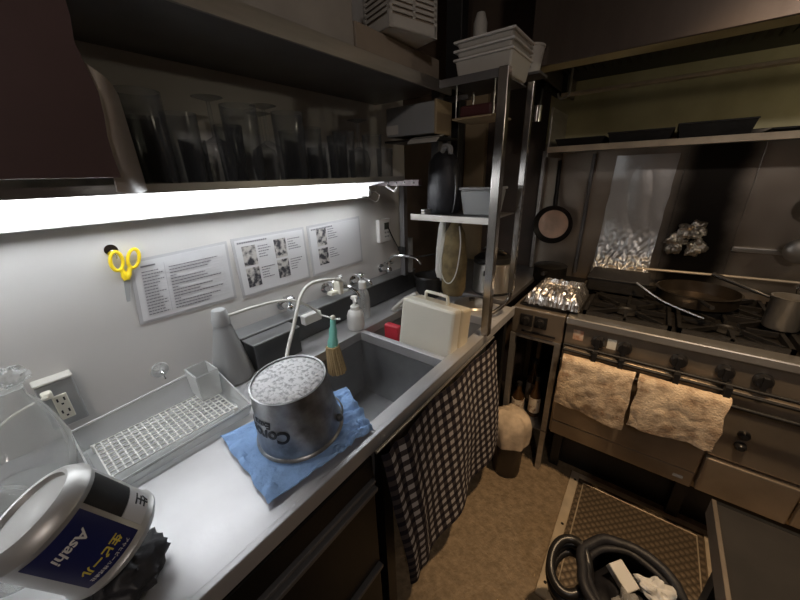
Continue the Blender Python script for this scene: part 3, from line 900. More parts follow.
bax = Vector((0.045, -0.11, 1)).normalized()
bc = Vector((0.4555, 0.3255, 0.872)); bh = 0.1435; rt, rb = 0.0765, 0.0905
t = thing('metal_bucket', 'galvanised metal bucket standing upside down on the blue cloth', 'bucket', bc)
q = Vector((0, 0, 1)).rotation_difference(bax)
prof = [(rb + 0.003, 0.0), (rb + 0.005, 0.003), (rb + 0.003, 0.007), (rb, 0.009), (rt, bh - 0.004), (rt + 0.001, bh), (rt - 0.003, bh + 0.0005), (rt - 0.004, bh - 0.008), (rt - 0.006, bh - 0.010), (rb - 0.004, 0.009), (rb - 0.003, 0.0)]
B().lathe(prof, bc, bax, 64, True).build('body', M_galv, t, True)
B().lathe([(rt - 0.0035, bh - 0.004), (rt - 0.005, bh - 0.0025), (rt * 0.5, bh - 0.0015), (0.0, bh - 0.001)], bc, bax, 48).build('base_disc', M_galvbase, t, 60)


def on_bucket(a0, h0):
    def f(u, v, d):
        # rotated by half a turn: the bucket stands on its rim
        h = h0 - v; r = rb + (rt - rb) * (h / bh) + 0.0012 + d
        a = a0 - u / rb
        return bc + q @ Vector((r * math.cos(a), r * math.sin(a), h))
    return f


a_face = math.atan2(-0.302, 0.54) - 0.50
tb = text_geo('Corona', 0.040, on_bucket(a_face - 0.42, 0.066), 0.0003, bold=0.0012, shear=0.2)
text_geo('Extra', 0.022, on_bucket(a_face - 0.42, 0.092), 0.0003, tb, bold=0.0006, shear=0.2)
tb.build('lettering', M_ink, t)
for s in (0.6, 0.6 + PI):
    c0 = bc + q @ Vector(((rb + 0.001) * math.cos(s), (rb + 0.001) * math.sin(s), 0.028))
    B().ball(c0, 0.009, n=14).build('handle_lug', M_dkgrey, t, True)
hp = [bc + q @ Vector(((rb + 0.006) * math.cos(0.6 + PI * k / 12), (rb + 0.006) * math.sin(0.6 + PI * k / 12), 0.028 - 0.014 * math.sin(PI * k / 12))) for k in range(13)]
B().tube([hp[0]] + hp + [hp[-1]], 0.0022, 8, 2).build('bail_handle', M_dkgrey, t, True)

# ------------------------------------------------------------------ beer tin, upside down and tilted
P2 = Vector((0.4824, -0.0065, 0.930)); ax = Vector((-0.0142, -0.0444, 0.0880)); L_ = ax.length; ax.normalize()
P1 = P2 + ax * L_; cr = 0.0612
qa = Vector((0, 0, 1)).rotation_difference(ax)
t = thing('beer_tin', 'large silver beer tin with navy label tilted at bottom left', 'tin', P2)
B().lathe([(0.0, 0.0), (0.050, 0.0), (0.052, -0.006), (cr - 0.004, -0.006), (cr + 0.002, 0.0), (cr + 0.003, 0.004), (cr, 0.008), (cr, L_ - 0.002), (cr + 0.0015, L_),
           (cr + 0.001, L_ + 0.004), (cr - 0.006, L_ + 0.014), (cr - 0.012, L_ + 0.018), (cr - 0.016, L_ + 0.017), (cr - 0.018, L_ + 0.011), (0.02, L_ + 0.009), (0.0, L_ + 0.009)], P2, ax, 72).build('body', M_silver, t, True)


def on_tin(a0, h0):
    def f(u, v, d):
        h = h0 - v; r = cr + 0.0012 + d; a = a0 - u / cr
        return P2 + qa @ Vector((r * math.cos(a), r * math.sin(a), h))
    return f


def tin_patch(a0, a1, h0, h1, th=0.0008):
    return B().sheet(lambda u, v: P2 + qa @ Vector(((cr + 0.0006) * math.cos(a0 + (a1 - a0) * u), (cr + 0.0006) * math.sin(a0 + (a1 - a0) * u), h0 + (h1 - h0) * v)), 30, 6, th)


def tin_angle(v):
    d = qa.inverted() @ (Vector(v) - P2); return math.atan2(d.y, d.x)


aF = tin_angle((1.0, 0.0, 1.3))
LAB0 = aF - 0.80; LAB1 = aF + 0.34
lb = tin_patch(LAB0, LAB1, 0.012, L_ - 0.006).build('navy_label', M_label, t, True, label='navy printed label')
mid = (LAB0 + LAB1) / 2
tb = text_geo('Asahi', 0.017, on_tin(mid + 0.02, L_ * 0.72), 0.0003, bold=0.0003, shear=0.15)
tb.build('logo_lettering', M_white, lb); tb = B()
text_geo('アサヒビール株式会社', 0.0050, on_tin(mid, L_ * 0.19), 0.0003, tb)
tb.build('small_lettering', M_white, lb)
text_geo('生ビール', 0.0120, on_tin(mid + 0.02, L_ * 0.33), 0.0003, bold=0.0004).build('yellow_lettering', M_gold, lb)
k1 = tin_patch(LAB1 + 0.10, LAB1 + 0.85, L_ * 0.42, L_ - 0.006).build('black_label', mat('black_label', (0.02, 0.02, 0.022), 0.3, var=0.5, vscale=40), t, True, label='black printed label')
k2 = tin_patch(LAB1 + 0.10, LAB1 + 0.85, 0.012, L_ * 0.41).build('white_label', mat('cool_white_label', (0.60, 0.60, 0.60), 0.3), t, True, label='white label with black characters')
tb = text_geo('生', 0.020, on_tin(LAB1 + 0.60, L_ * 0.24), 0.0004, bold=0.0003)
tb.build('label_characters', M_ink, k2)
# the crumpled dark bag the tin leans on
b = B().ball((0.492, -0.010, 0.880), 0.050, 1.0, 1.0, 0.60, 44, 0.25, 40)
for v in b.v:
    v += Vector((nz(v.x * 60, v.y * 60, v.z * 60), nz(v.y * 60, v.z * 60, 5), 0)) * 0.006
    v.z = max(v.z, 0.8515)
    dd = (v - P2).dot(ax)
    if dd > -0.008: v -= ax * (dd + 0.008)
b.build('crumpled_bag', M_bagblack, None, 60, **T('crumpled black bag under the tilted beer tin', 'bag'))

# big clear plastic bottle at the left edge
t = thing('clear_jug', 'large clear plastic jug with crumpled neck at left edge', 'jug', (0.16, -0.085, 0.85))
b = B().lathe([(0.0, 0.0), (0.085, 0.001), (0.092, 0.01), (0.092, 0.04), (0.080, 0.09), (0.060, 0.13), (0.038, 0.165), (0.022, 0.185), (0.017, 0.20), (0.0, 0.202)], (0.140, -0.100, 0.8505), n=44)
for v in b.v:
    v.y += max(0, v.z - 0.86) * 0.32
    v.x += 0.010 - max(0, v.z - 0.86) * 0.15
    k = 0.004 * nz(v.x * 25, v.y * 25, v.z * 25); v.x += k; v.y += k
b.build('body', M_pet, t, True)
b = B().ball((0.107, -0.033, 1.068), 0.022, 1, 1, 0.8, 22, 0.5, 60)
b.build('stopper', M_pet, t, True)
b = B().lathe([(0.0, 0.0), (0.045, 0.001), (0.05, 0.01), (0.05, 0.10), (0.035, 0.13), (0.015, 0.15), (0.015, 0.17), (0.0, 0.171)], (0.33, -0.10, 0.8505), n=36)
b.build('clear_bottle', M_pet, None, True, **T('smaller clear bottle between the big jug and beer tin', 'bottle'))

# ------------------------------------------------------------------ corner rack
t = thing('storage_rack', 'steel corner rack with bright posts at the end of the counter', 'rack', (0.45, 1.12, 0.85))
B().box(0.588, 0.616, 1.000, 1.028, 0.858, 1.668).build('post', M_post, t, bevel=0.002)
pb = B().box(0.596, 0.616, 1.225, 1.245, 0.955, 1.668)
pb.tube([(0.606, 1.235, 0.955), (0.600, 1.228, 0.92), (0.575, 1.20, 0.885), (0.55, 1.17, 0.865)], 0.0085, 10, 4)
pb.build('post', M_post, t, bevel=0.001)
b = B()
for i in range(24): b.box(0.616, 0.6165, 1.232, 1.238, 1.0 + i * 0.028, 1.012 + i * 0.028)
b.build('slots', M_ink, t)
B().box(0.285, 0.31, 1.225, 1.25, 0.951, 1.668).build('post', M_shelf, t)
for z, xr in ((1.245, 0.285), (1.645, 0.40)):
    s_ = B().box(xr, 0.588, 1.008, 1.24, z + 0.012, z + 0.016).build('shelf', M_shelf, t)
    B().box(xr, 0.588, 1.004, 1.009, z, z + 0.022).build('shelf_edge', M_steelbright if z < 1.5 else M_shelf, s_, bevel=0.001)
B().box(0.285, 0.40, 1.20, 1.225, 1.645, 1.66).build('cross_bar', M_shelf, t)
t = thing('wall_upright', 'dark grey upright on the wall beside the thermostat', 'post', (0.1, 1.21, 0.951))
B().box(0.085, 0.110, 1.200, 1.225, 0.9515, 1.37).build('post', M_shelf, t)
B().box(0.08, 0.115, 1.195, 1.2, 1.05, 1.09).build('bracket', M_black, t)
t = thing('hook_rail', 'dark maroon rail with rivets at the end of the lamp', 'rail', (0.18, 1.05, 1.36))
B().box(0.03, 0.295, 1.045, 1.065, 1.362, 1.385).build('rail', M_maroon, t, bevel=0.002)
b = B()
for i in range(6): b.ball((0.07 + i * 0.04, 1.0445, 1.374), 0.003, n=10)
b.build('rivets', M_alu, t, True)
t = thing('white_hook', 'bent white plastic hook hanging from the maroon rail', 'hook', (0.15, 1.04, 1.33))
B().tube([(0.150, 1.040, 1.366), (0.150, 1.036, 1.361), (0.190, 1.034, 1.343), (0.205, 1.034, 1.362)], 0.0042, 8, 1).build('hook', M_white, t, True)
t = thing('black_cable', 'black cable sagging from the thermostat to the upright', 'cable', (0.1, 1.2, 1.0))
B().tube([(0.022, 1.19, 1.18), (0.03, 1.21, 1.13), (0.05, 1.24, 1.06), (0.08, 1.25, 1.03), (0.14, 1.26, 1.035), (0.24, 1.255, 1.06)], 0.003, 8, 5).build('cable', M_rubber, t, True)
t = thing('grey_conduit', 'pale grey pipe running down the wall under the upright', 'pipe', (0.1, 1.27, 0.95))
B().cyl((0.09, 1.27, 0.9515), (0.09, 1.27, 1.12), 0.014).build('pipe', M_grey, t, True)
B().box(0.02, 0.09, 1.262, 1.278, 1.05, 1.07).build('clamp', M_black, t)

# on the rack's middle shelf (z 1.261)
t = thing('radio_box', 'grey boxy case with tan end on top of black bag', 'box', (0.25, 1.1, 1.52))
B().box(0.145, 0.352, 1.055, 1.155, 1.532, 1.628).build('body', M_grey, t, bevel=0.004)
B().box(0.352, 0.362, 1.053, 1.157, 1.528, 1.632).build('end_panel', M_tan, t, bevel=0.003)
B().box(0.145, 0.20, 1.054, 1.0545, 1.54, 1.57).build('label_plate', M_white2, t)
t = thing('wire_carrier', 'black wire shelf carrying the grey case at the rack', 'shelf', (0.25, 1.1, 1.5))
B().box(0.13, 0.37, 1.06, 1.19, 1.5145, 1.521).box(0.29, 0.305, 1.19, 1.224, 1.5145, 1.521).build('plate', M_black, t)
t['label'] = 'black plate carrying the grey case beside the rack'
B().sheet(lambda u, v: (0.25 + 0.12 * u, 1.04 + 0.05 * v, 1.526 - 0.022 * (1 - v) * (1 - v) * 1), 8, 6, 0.003).build('white_rag', M_white2, None, True, **T('white folded rag poking out under the grey case', 'rag'))
def bagf():
    b = B().lathe([(0.0, 0.0), (0.055, 0.001), (0.065, 0.02), (0.064, 0.12), (0.055, 0.18), (0.035, 0.205), (0.02, 0.215), (0.0, 0.216)], (0.355, 1.12, 1.262), n=36)
    for v in b.v:
        k = 0.006 * nz(v.x * 22, v.y * 22, v.z * 14); v.x += k * 1.2; v.y += k
        v.y = 1.12 + (v.y - 1.12) * 0.8
    return b
t = thing('black_bag', 'tall black bag standing on the rack\'s middle shelf', 'bag', (0.355, 1.12, 1.262))
bagf().build('body', M_bagblack, t, True)
B().tube([(0.36, 1.10, 1.475), (0.375, 1.09, 1.49), (0.395, 1.09, 1.485), (0.40, 1.085, 1.465)], 0.009, 8, 4).build('tied_top', M_film2, t, True)
B().tube([(0.425, 1.08, 1.40), (0.435, 1.07, 1.34), (0.43, 1.07, 1.29), (0.42, 1.075, 1.27)], 0.004, 8, 4).build('strap', M_rubber, t, True)
t = thing('storage_container', 'cloudy grey plastic container on the rack right of black bag', 'container', (0.51, 1.14, 1.262))
b = B().prism([(0.455, 1.09, 1.262), (0.560, 1.09, 1.262), (0.560, 1.18, 1.262), (0.455, 1.18, 1.262)], [(0.445, 1.08, 1.345), (0.570, 1.08, 1.345), (0.570, 1.19, 1.345), (0.445, 1.19, 1.345)])
b.build('tub', M_grey, t, bevel=0.005)
B().box(0.441, 0.574, 1.076, 1.194, 1.3455, 1.356).build('lid', M_film2, t, bevel=0.003)
t = thing('small_tin', 'small round silver tin on the rack shelf before black bag', 'tin', (0.34, 1.03, 1.262))
B().lathe([(0, 0), (0.018, 0), (0.019, 0.012), (0.016, 0.016), (0, 0.016)], (0.335, 1.034, 1.2615)).build('body', M_alu, t, True)
B().lathe([(0.0195, 0), (0.0195, 0.004), (0, 0.0045)], (0.335, 1.034, 1.2778)).build('lid', M_alu, t, True)

# tub with maroon lid hanging tray between the shelves
t = thing('hanging_tray', 'pale tray of dark packets slung below the rack\'s top shelf', 'tray', (0.49, 1.12, 1.56))
B().box(0.42, 0.565, 1.05, 1.19, 1.560, 1.566).build('tray_plate', M_tan, t, bevel=0.002)
for x in (0.43, 0.555):
    for y in (1.06, 1.18): B().cyl((x, y, 1.566), (x, y, 1.657), 0.0025, n=8).build('wire', M_alu, t, True)
B().box(0.44, 0.545, 1.065, 1.175, 1.567, 1.60).build('dark_packet', mat('dark_red_pack', (0.08, 0.02, 0.02), 0.6), None, bevel=0.006, **T('dark red packet lying on the slung tray under the rack top', 'packet'))

# white trays on top of the rack
zz = 1.6615
def tub_bm(z, h):
    x0, x1, y0, y1 = 0.425, 0.604, 1.05, 1.222
    k = 0.010; zo = z
    o0 = [(x0 + k, y0 + k, z), (x1 - k, y0 + k, z), (x1 - k, y1 - k, z), (x0 + k, y1 - k, z)]
    o1 = [(x0, y0, z + h), (x1, y0, z + h), (x1, y1, z + h), (x0, y1, z + h)]
    return B().prism(o0, o1), (x0, x1, y0, y1)


for i, (h_, nm_) in enumerate(((0.062, 'deep bottom tub'), (0.022, 'shallow middle tray'), (0.022, 'shallow top tray'))):
    t = thing('food_tub', '%s of the white plastic stack on the rack top' % nm_, 'tub', (0.5, 1.14, zz), 'white tubs stacked on the rack')
    b, (x0, x1, y0, y1) = tub_bm(zz, h_); b.build('tub_body', M_white2, t, bevel=0.006)
    B().box(x0 - 0.004, x1 + 0.004, y0 - 0.004, y1 + 0.004, zz + h_ - 0.007, zz + h_).build('rim', M_white, t, bevel=0.003)
    zz += h_ + 0.0005
t = thing('round_tub', 'small pale tub at the right of the white tub stack', 'tub', (0.62, 1.3, 1.7))
t.location = (0.585, 1.30, 1.70)
B().lathe([(0, 0), (0.035, 0.0), (0.045, 0.07), (0, 0.07)], (0.575, 1.28, 1.70)).build('body', M_white2, t, True)
B().lathe([(0.047, 0), (0.047, 0.006), (0, 0.007)], (0.575, 1.28, 1.7702)).build('lid', M_white2, t, True)
t = thing('support_bracket', 'dark bracket shelf under the small pale tub', 'bracket', (0.6, 1.3, 1.69))
B().box(0.53, 0.625, 1.246, 1.33, 1.692, 1.6995).build('plate', M_shelf, t)

# tan board and dark post beyond the rack
t = thing('tan_board', 'upright tan board on the back wall beyond the black bag', 'board', (0.08, 1.97, 0.87))
B().box(0.01, 0.14, 1.965, 1.998, 0.869, 2.0).build('board', M_tan, t)
B().box(0.01, 0.14, 1.960, 1.965, 1.72, 1.76).build('batten', M_white2, t)
t = thing('vertical_duct', 'tall black upright duct behind the black bag and white tubs', 'duct', (0.335, 1.285, 1.27))
B().box(0.272, 0.335, 1.26, 1.31, 1.27, 2.399).build('duct', M_black, t, bevel=0.003)
B().box(0.336, 0.41, 1.29, 1.37, 1.69, 1.6995).build('ledge', M_black, t)
t = thing('hanging_bottle', 'tall pale bottle with orange cap behind the white tubs', 'bottle', (0.40, 1.4, 1.72))
B().lathe([(0, 0), (0.022, 0), (0.024, 0.01), (0.024, 0.20), (0.014, 0.23), (0, 0.23)], (0.372, 1.33, 1.70)).build('body', M_white2, t, True)
B().lathe([(0.0245, 0), (0.0245, 0.03), (0, 0.03)], (0.372, 1.33, 1.80)).build('band', mat('orange_red', (0.5, 0.12, 0.03), 0.5), t, True)
# bags hanging below the middle shelf
def hang(name, label, x, y, zt_, zb, w_, d_, m, cat='bag'):
    t = thing(name, label, cat, (x, y, zb))
    b = B().lathe([(0, 0), (w_ * 0.8, 0.003), (w_, 0.03), (w_ * 0.95, (zt_ - zb) * 0.5), (w_ * 0.7, (zt_ - zb) * 0.85), (w_ * 0.25, zt_ - zb), (0, zt_ - zb)], (x, y, zb), n=28)
    for v in b.v:
        v.y = y + (v.y - y) * d_; k = nz(v.x * 40, v.y * 40, v.z * 9) * 0.006; v.x += k; v.y += k
    b.build('bag_body', m, t, True)
    B().tube([(x, y, zt_ - 0.004), (x + 0.006, y, zt_ + 0.010), (x, y - 0.004, 1.2555)], 0.002, 6).build('tie', M_rubber, t, True)
    return t


t = hang('mesh_bag', 'olive brown mesh bag hanging under the rack\'s middle shelf', 0.405, 1.13, 1.235, 0.935, 0.052, 0.7, M_olive)
B().tube([(0.38, 1.085, 1.22), (0.365, 1.08, 1.1), (0.385, 1.08, 1.015), (0.415, 1.082, 1.0), (0.44, 1.085, 1.05), (0.45, 1.09, 1.15), (0.44, 1.095, 1.22)], 0.0022, 8, 5).build('string', M_hose, t, True)
hang('white_hanging_bag', 'narrow whitish bag hanging left of the olive mesh bag', 0.335, 1.15, 1.235, 0.99, 0.026, 0.7, M_white2)
t = thing('black_tub', 'low black tub on the counter behind the cream case', 'tub', (0.3, 1.27, 0.86))
B().lathe([(0, 0), (0.055, 0), (0.065, 0.10), (0.062, 0.10), (0.05, 0.01), (0, 0.01)], (0.20, 1.265, 0.8505), n=32).build('body', M_black, t, True)
B().lathe([(0.067, 0.092), (0.069, 0.1), (0.067, 0.104), (0.063, 0.1)], (0.20, 1.265, 0.8505), n=32, closed=True).build('rim', M_rubber, t, True)

# rice cooker / steel pot
t = thing('steel_pot', 'shiny steel cooker on the corner bench behind the rack post', 'pot', (0.445, 1.44, 0.868))
B().lathe([(0, 0), (0.082, 0.0), (0.094, 0.01), (0.088, 0.135), (0.091, 0.140), (0.082, 0.143), (0, 0.145)], (0.450, 1.445, 0.8685), (-0.06, 0.04, 1), 44).build('body', M_steelbright, t, True)
B().lathe([(0.090, 0.1435), (0.088, 0.165), (0.06, 0.185), (0.015, 0.19), (0.012, 0.205), (0, 0.206)], (0.450, 1.445, 0.8685), (-0.06, 0.04, 1), 44).build('lid', M_iron, t, True)
B().box(0.440, 0.456, 1.344, 1.352, 0.965, 0.99).build('handle', M_black, t, bevel=0.003)
B().tube([(0.41, 1.40, 1.075), (0.43, 1.38, 1.088), (0.48, 1.39, 1.085), (0.51, 1.42, 1.062)], 0.005, 8, 5).build('lid_handle', M_chrome, t, True)
t = thing('steel_dish', 'shallow silver dish lying before the steel cooker', 'dish', (0.42, 1.28, 0.851))
B().lathe([(0.0, 0.004), (0.06, 0.003), (0.075, 0.0), (0.078, 0.004), (0.072, 0.012), (0.03, 0.02), (0, 0.021)], (0.43, 1.262, 0.8505), n=40).build('dish', M_steelbright, t, True)
B().lathe([(0.01, 0), (0.014, 0.012), (0, 0.014)], (0.43, 1.262, 0.871)).build('knob', M_black, t, True)

# ------------------------------------------------------------------ tabletop grill on its stand left of the stove
t = thing('grill_stand', 'open steel stand beside the stove with low shelf', 'stand', (0.69, 1.6, 0))
for x in (0.592, 0.782):
    for y in (1.385, 1.955):
        B().box(x - 0.012, x + 0.012, y - 0.012, y + 0.012, 0, 0.70).build('leg', M_steel, t, bevel=0.001)
B().box(0.58, 0.795, 1.372, 1.97, 0.70, 0.715).build('top', M_steel, t, bevel=0.002)
B().box(0.58, 0.795, 1.372, 1.97, 0.235, 0.245).build('shelf', M_shelf, t, bevel=0.002)
B().box(0.58, 0.795, 1.972, 1.982, 0.02, 0.70).build('back_panel', M_black, t)
t = thing('table_grill', 'two knob gas grill with sloping front left of the stove', 'grill', (0.69, 1.6, 0.715))
B().prism([(0.582, 1.372, 0.7155), (0.797, 1.372, 0.7155), (0.797, 1.95, 0.7155), (0.582, 1.95, 0.7155)],
          [(0.582, 1.366, 0.845), (0.797, 1.366, 0.845), (0.797, 1.95, 0.845), (0.582, 1.95, 0.845)]).build('body', M_stove, t, bevel=0.006)
for x in (0.645, 0.705):
    k = B().box(x - 0.026, x + 0.026, 1.362, 1.369, 0.765, 0.82).build('knob_plate', M_black, t, bevel=0.002)
    B().lathe([(0.018, 0), (0.016, 0.015), (0, 0.016)], (x, 1.362, 0.793), (0, -1, 0)).box(x - 0.004, x + 0.004, 1.338, 1.348, 0.778, 0.808).build('knob', M_rubber, k, True)
B().box(0.63, 0.77, 1.363, 1.3685, 0.735, 0.742).build('vent_slot', M_black, t)
B().box(0.60, 0.78, 1.40, 1.93, 0.8455, 0.856).build('grill_bed', M_iron, t)
# foil covered pan on it


def foilpan():
    b = B()
    def f(u, v):
        x = 0.622 + 0.215 * u; y = 1.385 + 0.24 * v
        e = min(u, 1 - u, v, 1 - v)
        z = 0.865 + 0.065 * min(1, e * 7) ** 0.6 + 0.010 * nz(u * 14, v * 14) - 0.02 * (1 if 0.2 < u < 0.8 and 0.25 < v < 0.8 else 0)
        return (x + 0.006 * nz(v * 18, 3), y + 0.006 * nz(u * 18, 8), max(z, 0.862))
    return b.sheet(f, 44, 44, 0.001)


t = thing('foil_tray', 'tray wrapped in crinkled silver foil on the small grill', 'tray', (0.72, 1.45, 0.857))
foilpan().build('foil', M_foil, t)
B().box(0.632, 0.827, 1.395, 1.615, 0.8565, 0.868).build('tray_plate', M_iron, t, bevel=0.003)
t = thing('black_pot', 'black pot standing behind the foil tray', 'pot', (0.64, 1.78, 0.857))
B().lathe([(0, 0), (0.07, 0), (0.08, 0.02), (0.08, 0.075), (0.083, 0.08), (0.075, 0.085), (0, 0.09)], (0.62, 1.80, 0.8565), n=36).build('body', M_iron, t, True)
B().cyl((0.62, 1.72, 0.915), (0.62, 1.66, 0.925), 0.010).build('handle', M_black, t, True)


def sauce(x, y, h, r, label, lm):
    t = thing('sauce_bottle', label, 'bottle', (x, y, 0.245), 'bottles on the low shelf of the grill stand')
    B().lathe([(0, 0), (r, 0.001), (r, h * 0.55), (r * 0.4, h * 0.75), (r * 0.35, h * 0.93), (0, h * 0.93)], (x, y, 0.2455), n=24).build('body', M_bottle, t, True)
    B().lathe([(r * 1.03, h * 0.12), (r * 1.03, h * 0.50)], (x, y, 0.2455), n=24).build('paper_label', lm, t, True)
    B().lathe([(r * 0.42, 0), (r * 0.42, h * 0.1), (0, h * 0.1)], (x, y, 0.2455 + h * 0.9301), n=18).build('cap', M_red if r > 0.03 else M_black, t, True)


M_lab = mat('cream_label', (0.72, 0.62, 0.48), 0.5, col2=(0.35, 0.22, 0.14), vscale=50, lo=0.35, hi=0.45)
sauce(0.632, 1.44, 0.17, 0.030, 'squat bottle with cream label at left on the low shelf', M_lab)
sauce(0.708, 1.46, 0.22, 0.027, 'taller bottle with cream label at right on the low shelf', M_lab)
sauce(0.665, 1.56, 0.25, 0.030, 'dark bottle behind the two labelled ones on the low shelf', M_card)

# ------------------------------------------------------------------ the stove
t = thing('gas_range', 'wide greasy stainless gas range along the back wall', 'stove', (1.3, 1.6, 0))
B().box(0.803, 2.05, 1.375, 1.965, 0.262, 0.838).build('body', M_stove, t, bevel=0.003)
B().prism([(0.803, 1.345, 0.822), (2.05, 1.345, 0.822), (2.05, 1.42, 0.822), (0.803, 1.42, 0.822)],
          [(0.803, 1.352, 0.852), (2.05, 1.352, 0.852), (2.05, 1.42, 0.852), (0.803, 1.42, 0.852)]).build('front_nosing', M_steelbright, t, bevel=0.005)
B().box(0.803, 2.05, 1.42, 1.965, 0.8385, 0.846).build('cooktop', M_iron, t)
B().box(0.806, 2.05, 1.362, 1.3745, 0.728, 0.820).build('control_panel', M_stove, t, bevel=0.002)


def knob(x, z, y0=1.362, r=0.024):
    k = B().lathe([(r, 0), (r, 0.012), (r * 0.8, 0.022), (0, 0.023)], (x, y0, z), (0, -1, 0), 28)
    k.box(x - r * 0.25, x + r * 0.25, y0 - 0.034, y0 - 0.018, z - r * 0.85, z + r * 0.85)
    return k.build('knob', M_rubber, t, True)


for x in (0.925, 1.012, 1.170, 1.288, 1.375, 1.55): knob(x, 0.772)
B().box(0.835, 0.872, 1.3610, 1.3619, 0.757, 0.800).build('sticker', mat('sticker', (0.70, 0.55, 0.40), 0.5, col2=(0.45, 0.20, 0.12), vscale=60), t, label='small printed warning sticker')
B().box(0.955, 0.985, 1.3610, 1.3619, 0.752, 0.793).build('sticker', M_cream, t, label='plain cream sticker between knobs')
B().box(0.812, 1.312, 1.352, 1.3745, 0.345, 0.715).build('oven_door', M_stove, t, bevel=0.004)
B().box(0.812, 1.312, 1.358, 1.3745, 0.268, 0.338).build('lower_panel', M_stove, t, bevel=0.003)
B().box(1.255, 1.285, 1.3570, 1.3578, 0.292, 0.306).build('maker_plate', M_white2, t)
B().box(1.320, 1.800, 1.354, 1.3745, 0.445, 0.715).build('side_door', M_stove, t, bevel=0.004)
dr = B().box(1.320, 1.552, 1.346, 1.3745, 0.280, 0.432).build('drip_drawer', M_stove, t, bevel=0.005)
B().box(1.562, 1.85, 1.352, 1.3745, 0.280, 0.432).build('drip_drawer', M_stove, t, bevel=0.005)
for x, z in ((1.386, 0.520), (1.384, 0.565)):
    B().lathe([(0.016, 0), (0.015, 0.012), (0.009, 0.02), (0, 0.021)], (x, 1.3535, z), (0, -1, 0), 24).build('push_knob', M_rubber, t, True)
for x in (0.84, 1.31, 2.0):
    B().box(x - 0.02, x + 0.02, 1.45, 1.49, 0, 0.262).build('foot', M_black, t)
    B().box(x - 0.02, x + 0.02, 1.90, 1.94, 0, 0.262).build('foot', M_black, t)
B().box(0.82, 2.03, 1.495, 1.505, 0.0, 0.262).build('undershade_panel', M_black, t)  # black sheet standing in for the shade under the range
# towel rail of the range
rail = B().cyl((0.812, 1.305, 0.684), (1.95, 1.305, 0.684), 0.0065).build('towel_rail', M_iron, t, True)
B().cyl((0.812, 1.330, 0.742), (1.95, 1.330, 0.742), 0.006).build('towel_rail', M_iron, t, True)
B().cyl((0.812, 1.330, 0.718), (1.95, 1.330, 0.718), 0.006).build('towel_rail', M_iron, t, True)
for x in (0.925, 1.012, 1.172, 1.30, 1.7):
    B().box(x - 0.008, x + 0.008, 1.30, 1.3615, 0.680, 0.746).build('rail_bracket', M_black, t)

# burners and grates
for bx in (0.99, 1.29, 1.59, 1.89):
    for by in (1.54, 1.80):
        g = thing('burner_grate', 'black cast iron burner grate on the range', 'grate', (bx, by, 0.846), 'cast iron grates on the range top')
        col = {0.99: 'left', 1.29: 'second', 1.59: 'third', 1.89: 'rightmost'}[bx]; row = 'front' if by < 1.7 else 'rear'
        g['label'] = 'black iron grate of the %s row, %s burner of the range' % (row, col)
        b = B(); z0, z1 = 0.8465, 0.868
        w2, d2 = 0.142, 0.125
        for (a0, a1, c0, c1) in ((-w2, w2, -d2, -d2 + .012), (-w2, w2, d2 - .012, d2), (-w2, -w2 + .012, -d2, d2), (w2 - .012, w2, -d2, d2)):
            b.box(bx + a0, bx + a1, by + c0, by + c1, z0, z1)
        for k in range(8):
            a = k * PI / 4
            c, s_ = math.cos(a), math.sin(a)
            Tm = Matrix.Translation((bx, by, 0)) @ Matrix.Rotation(a, 4, 'Z')
            b.box(0.045, 0.125 if k % 2 == 0 else 0.165, -0.005, 0.005, 0.858, 0.872, Tm)
        b.build('frame', M_iron, g)
        B().lathe([(0.045, 0), (0.048, 0.006), (0.034, 0.012), (0.03, 0.006), (0, 0.006)], (bx, by, 0.8465), n=28).build('burner_ring', M_iron, g, True)

# foil guards standing at the back
# curved foil sheet on the wall


def foilwall(u, v):
    x = 0.808 + 0.235 * u - 0.012 * (1 - v) + 0.004 * nz(v * 8, 4)
    z = 0.905 + 0.555 * v
    cr_ = (1 - v) ** 7
    y = 1.978 - 0.006 * abs(nz(u * 2 + v * 2, v * 2 - u)) - 0.05 * cr_ - (0.030 * cr_ * (1 + nz(u * 16, v * 26))) - 0.02 * (1 - math.cos(u * 2 * PI)) * 0.1
    return (x, min(y, 1.984), z + 0.010 * cr_ * nz(u * 14, 1))


B().sheet(foilwall, 60, 90, 0.0008).build('foil_sheet', mat('wall_foil', (0.74, 0.73, 0.71), 0.36, 0.85, bump=0.25, bscale=5), None, 80, **T('tall sheet of silver foil on the wall behind the range', 'foil'))


def crumple(c, r, n=40):
    b = B().ball(c, r, 1, 0.5, 1, n)
    for v in b.v:
        d = (v - Vector(c))
        k = nz(v.x * 38, v.y * 38, v.z * 38) * 0.75 + nz(v.x * 90, v.y * 90, v.z * 90) * 0.3
        v += d * k
    return b


b = crumple((1.150, 1.955, 1.135), 0.040); b.add(*(lambda q_: (q_.v, q_.f))(crumple((1.105, 1.955, 1.075), 0.040)))
b.add(*(lambda q_: (q_.v, q_.f))(crumple((1.175, 1.955, 1.06), 0.034)))
b.build('crumpled_foil', mat('dull_foil', (0.5, 0.46, 0.4), 0.35, 0.9, bump=0.3, bscale=60), None, **T('crumpled ball of foil stuck on the sooty wall', 'foil'))
# foil scraps and rail behind
B().tube([(0.83, 1.93, 0.938), (1.3, 1.93, 0.955), (2.0, 1.93, 0.972)], 0.006, 8, 1).build('gas_pipe', M_frame, None, True, **T('thin greasy pipe running behind the burners', 'pipe'))
# dark pot box behind foil
t = thing('black_fryer', 'black rectangular pan on the burner before the foil panel', 'pan', (0.92, 1.8, 0.87))
ringb = B(); 
b = B().box(0.815, 1.04, 1.69, 1.895, 0.8735, 0.93); b.build('pan_body', M_iron, t, bevel=0.004)
B().box(0.81, 1.045, 1.685, 1.90, 0.9301, 0.936).build('rim', M_black, t, bevel=0.002)
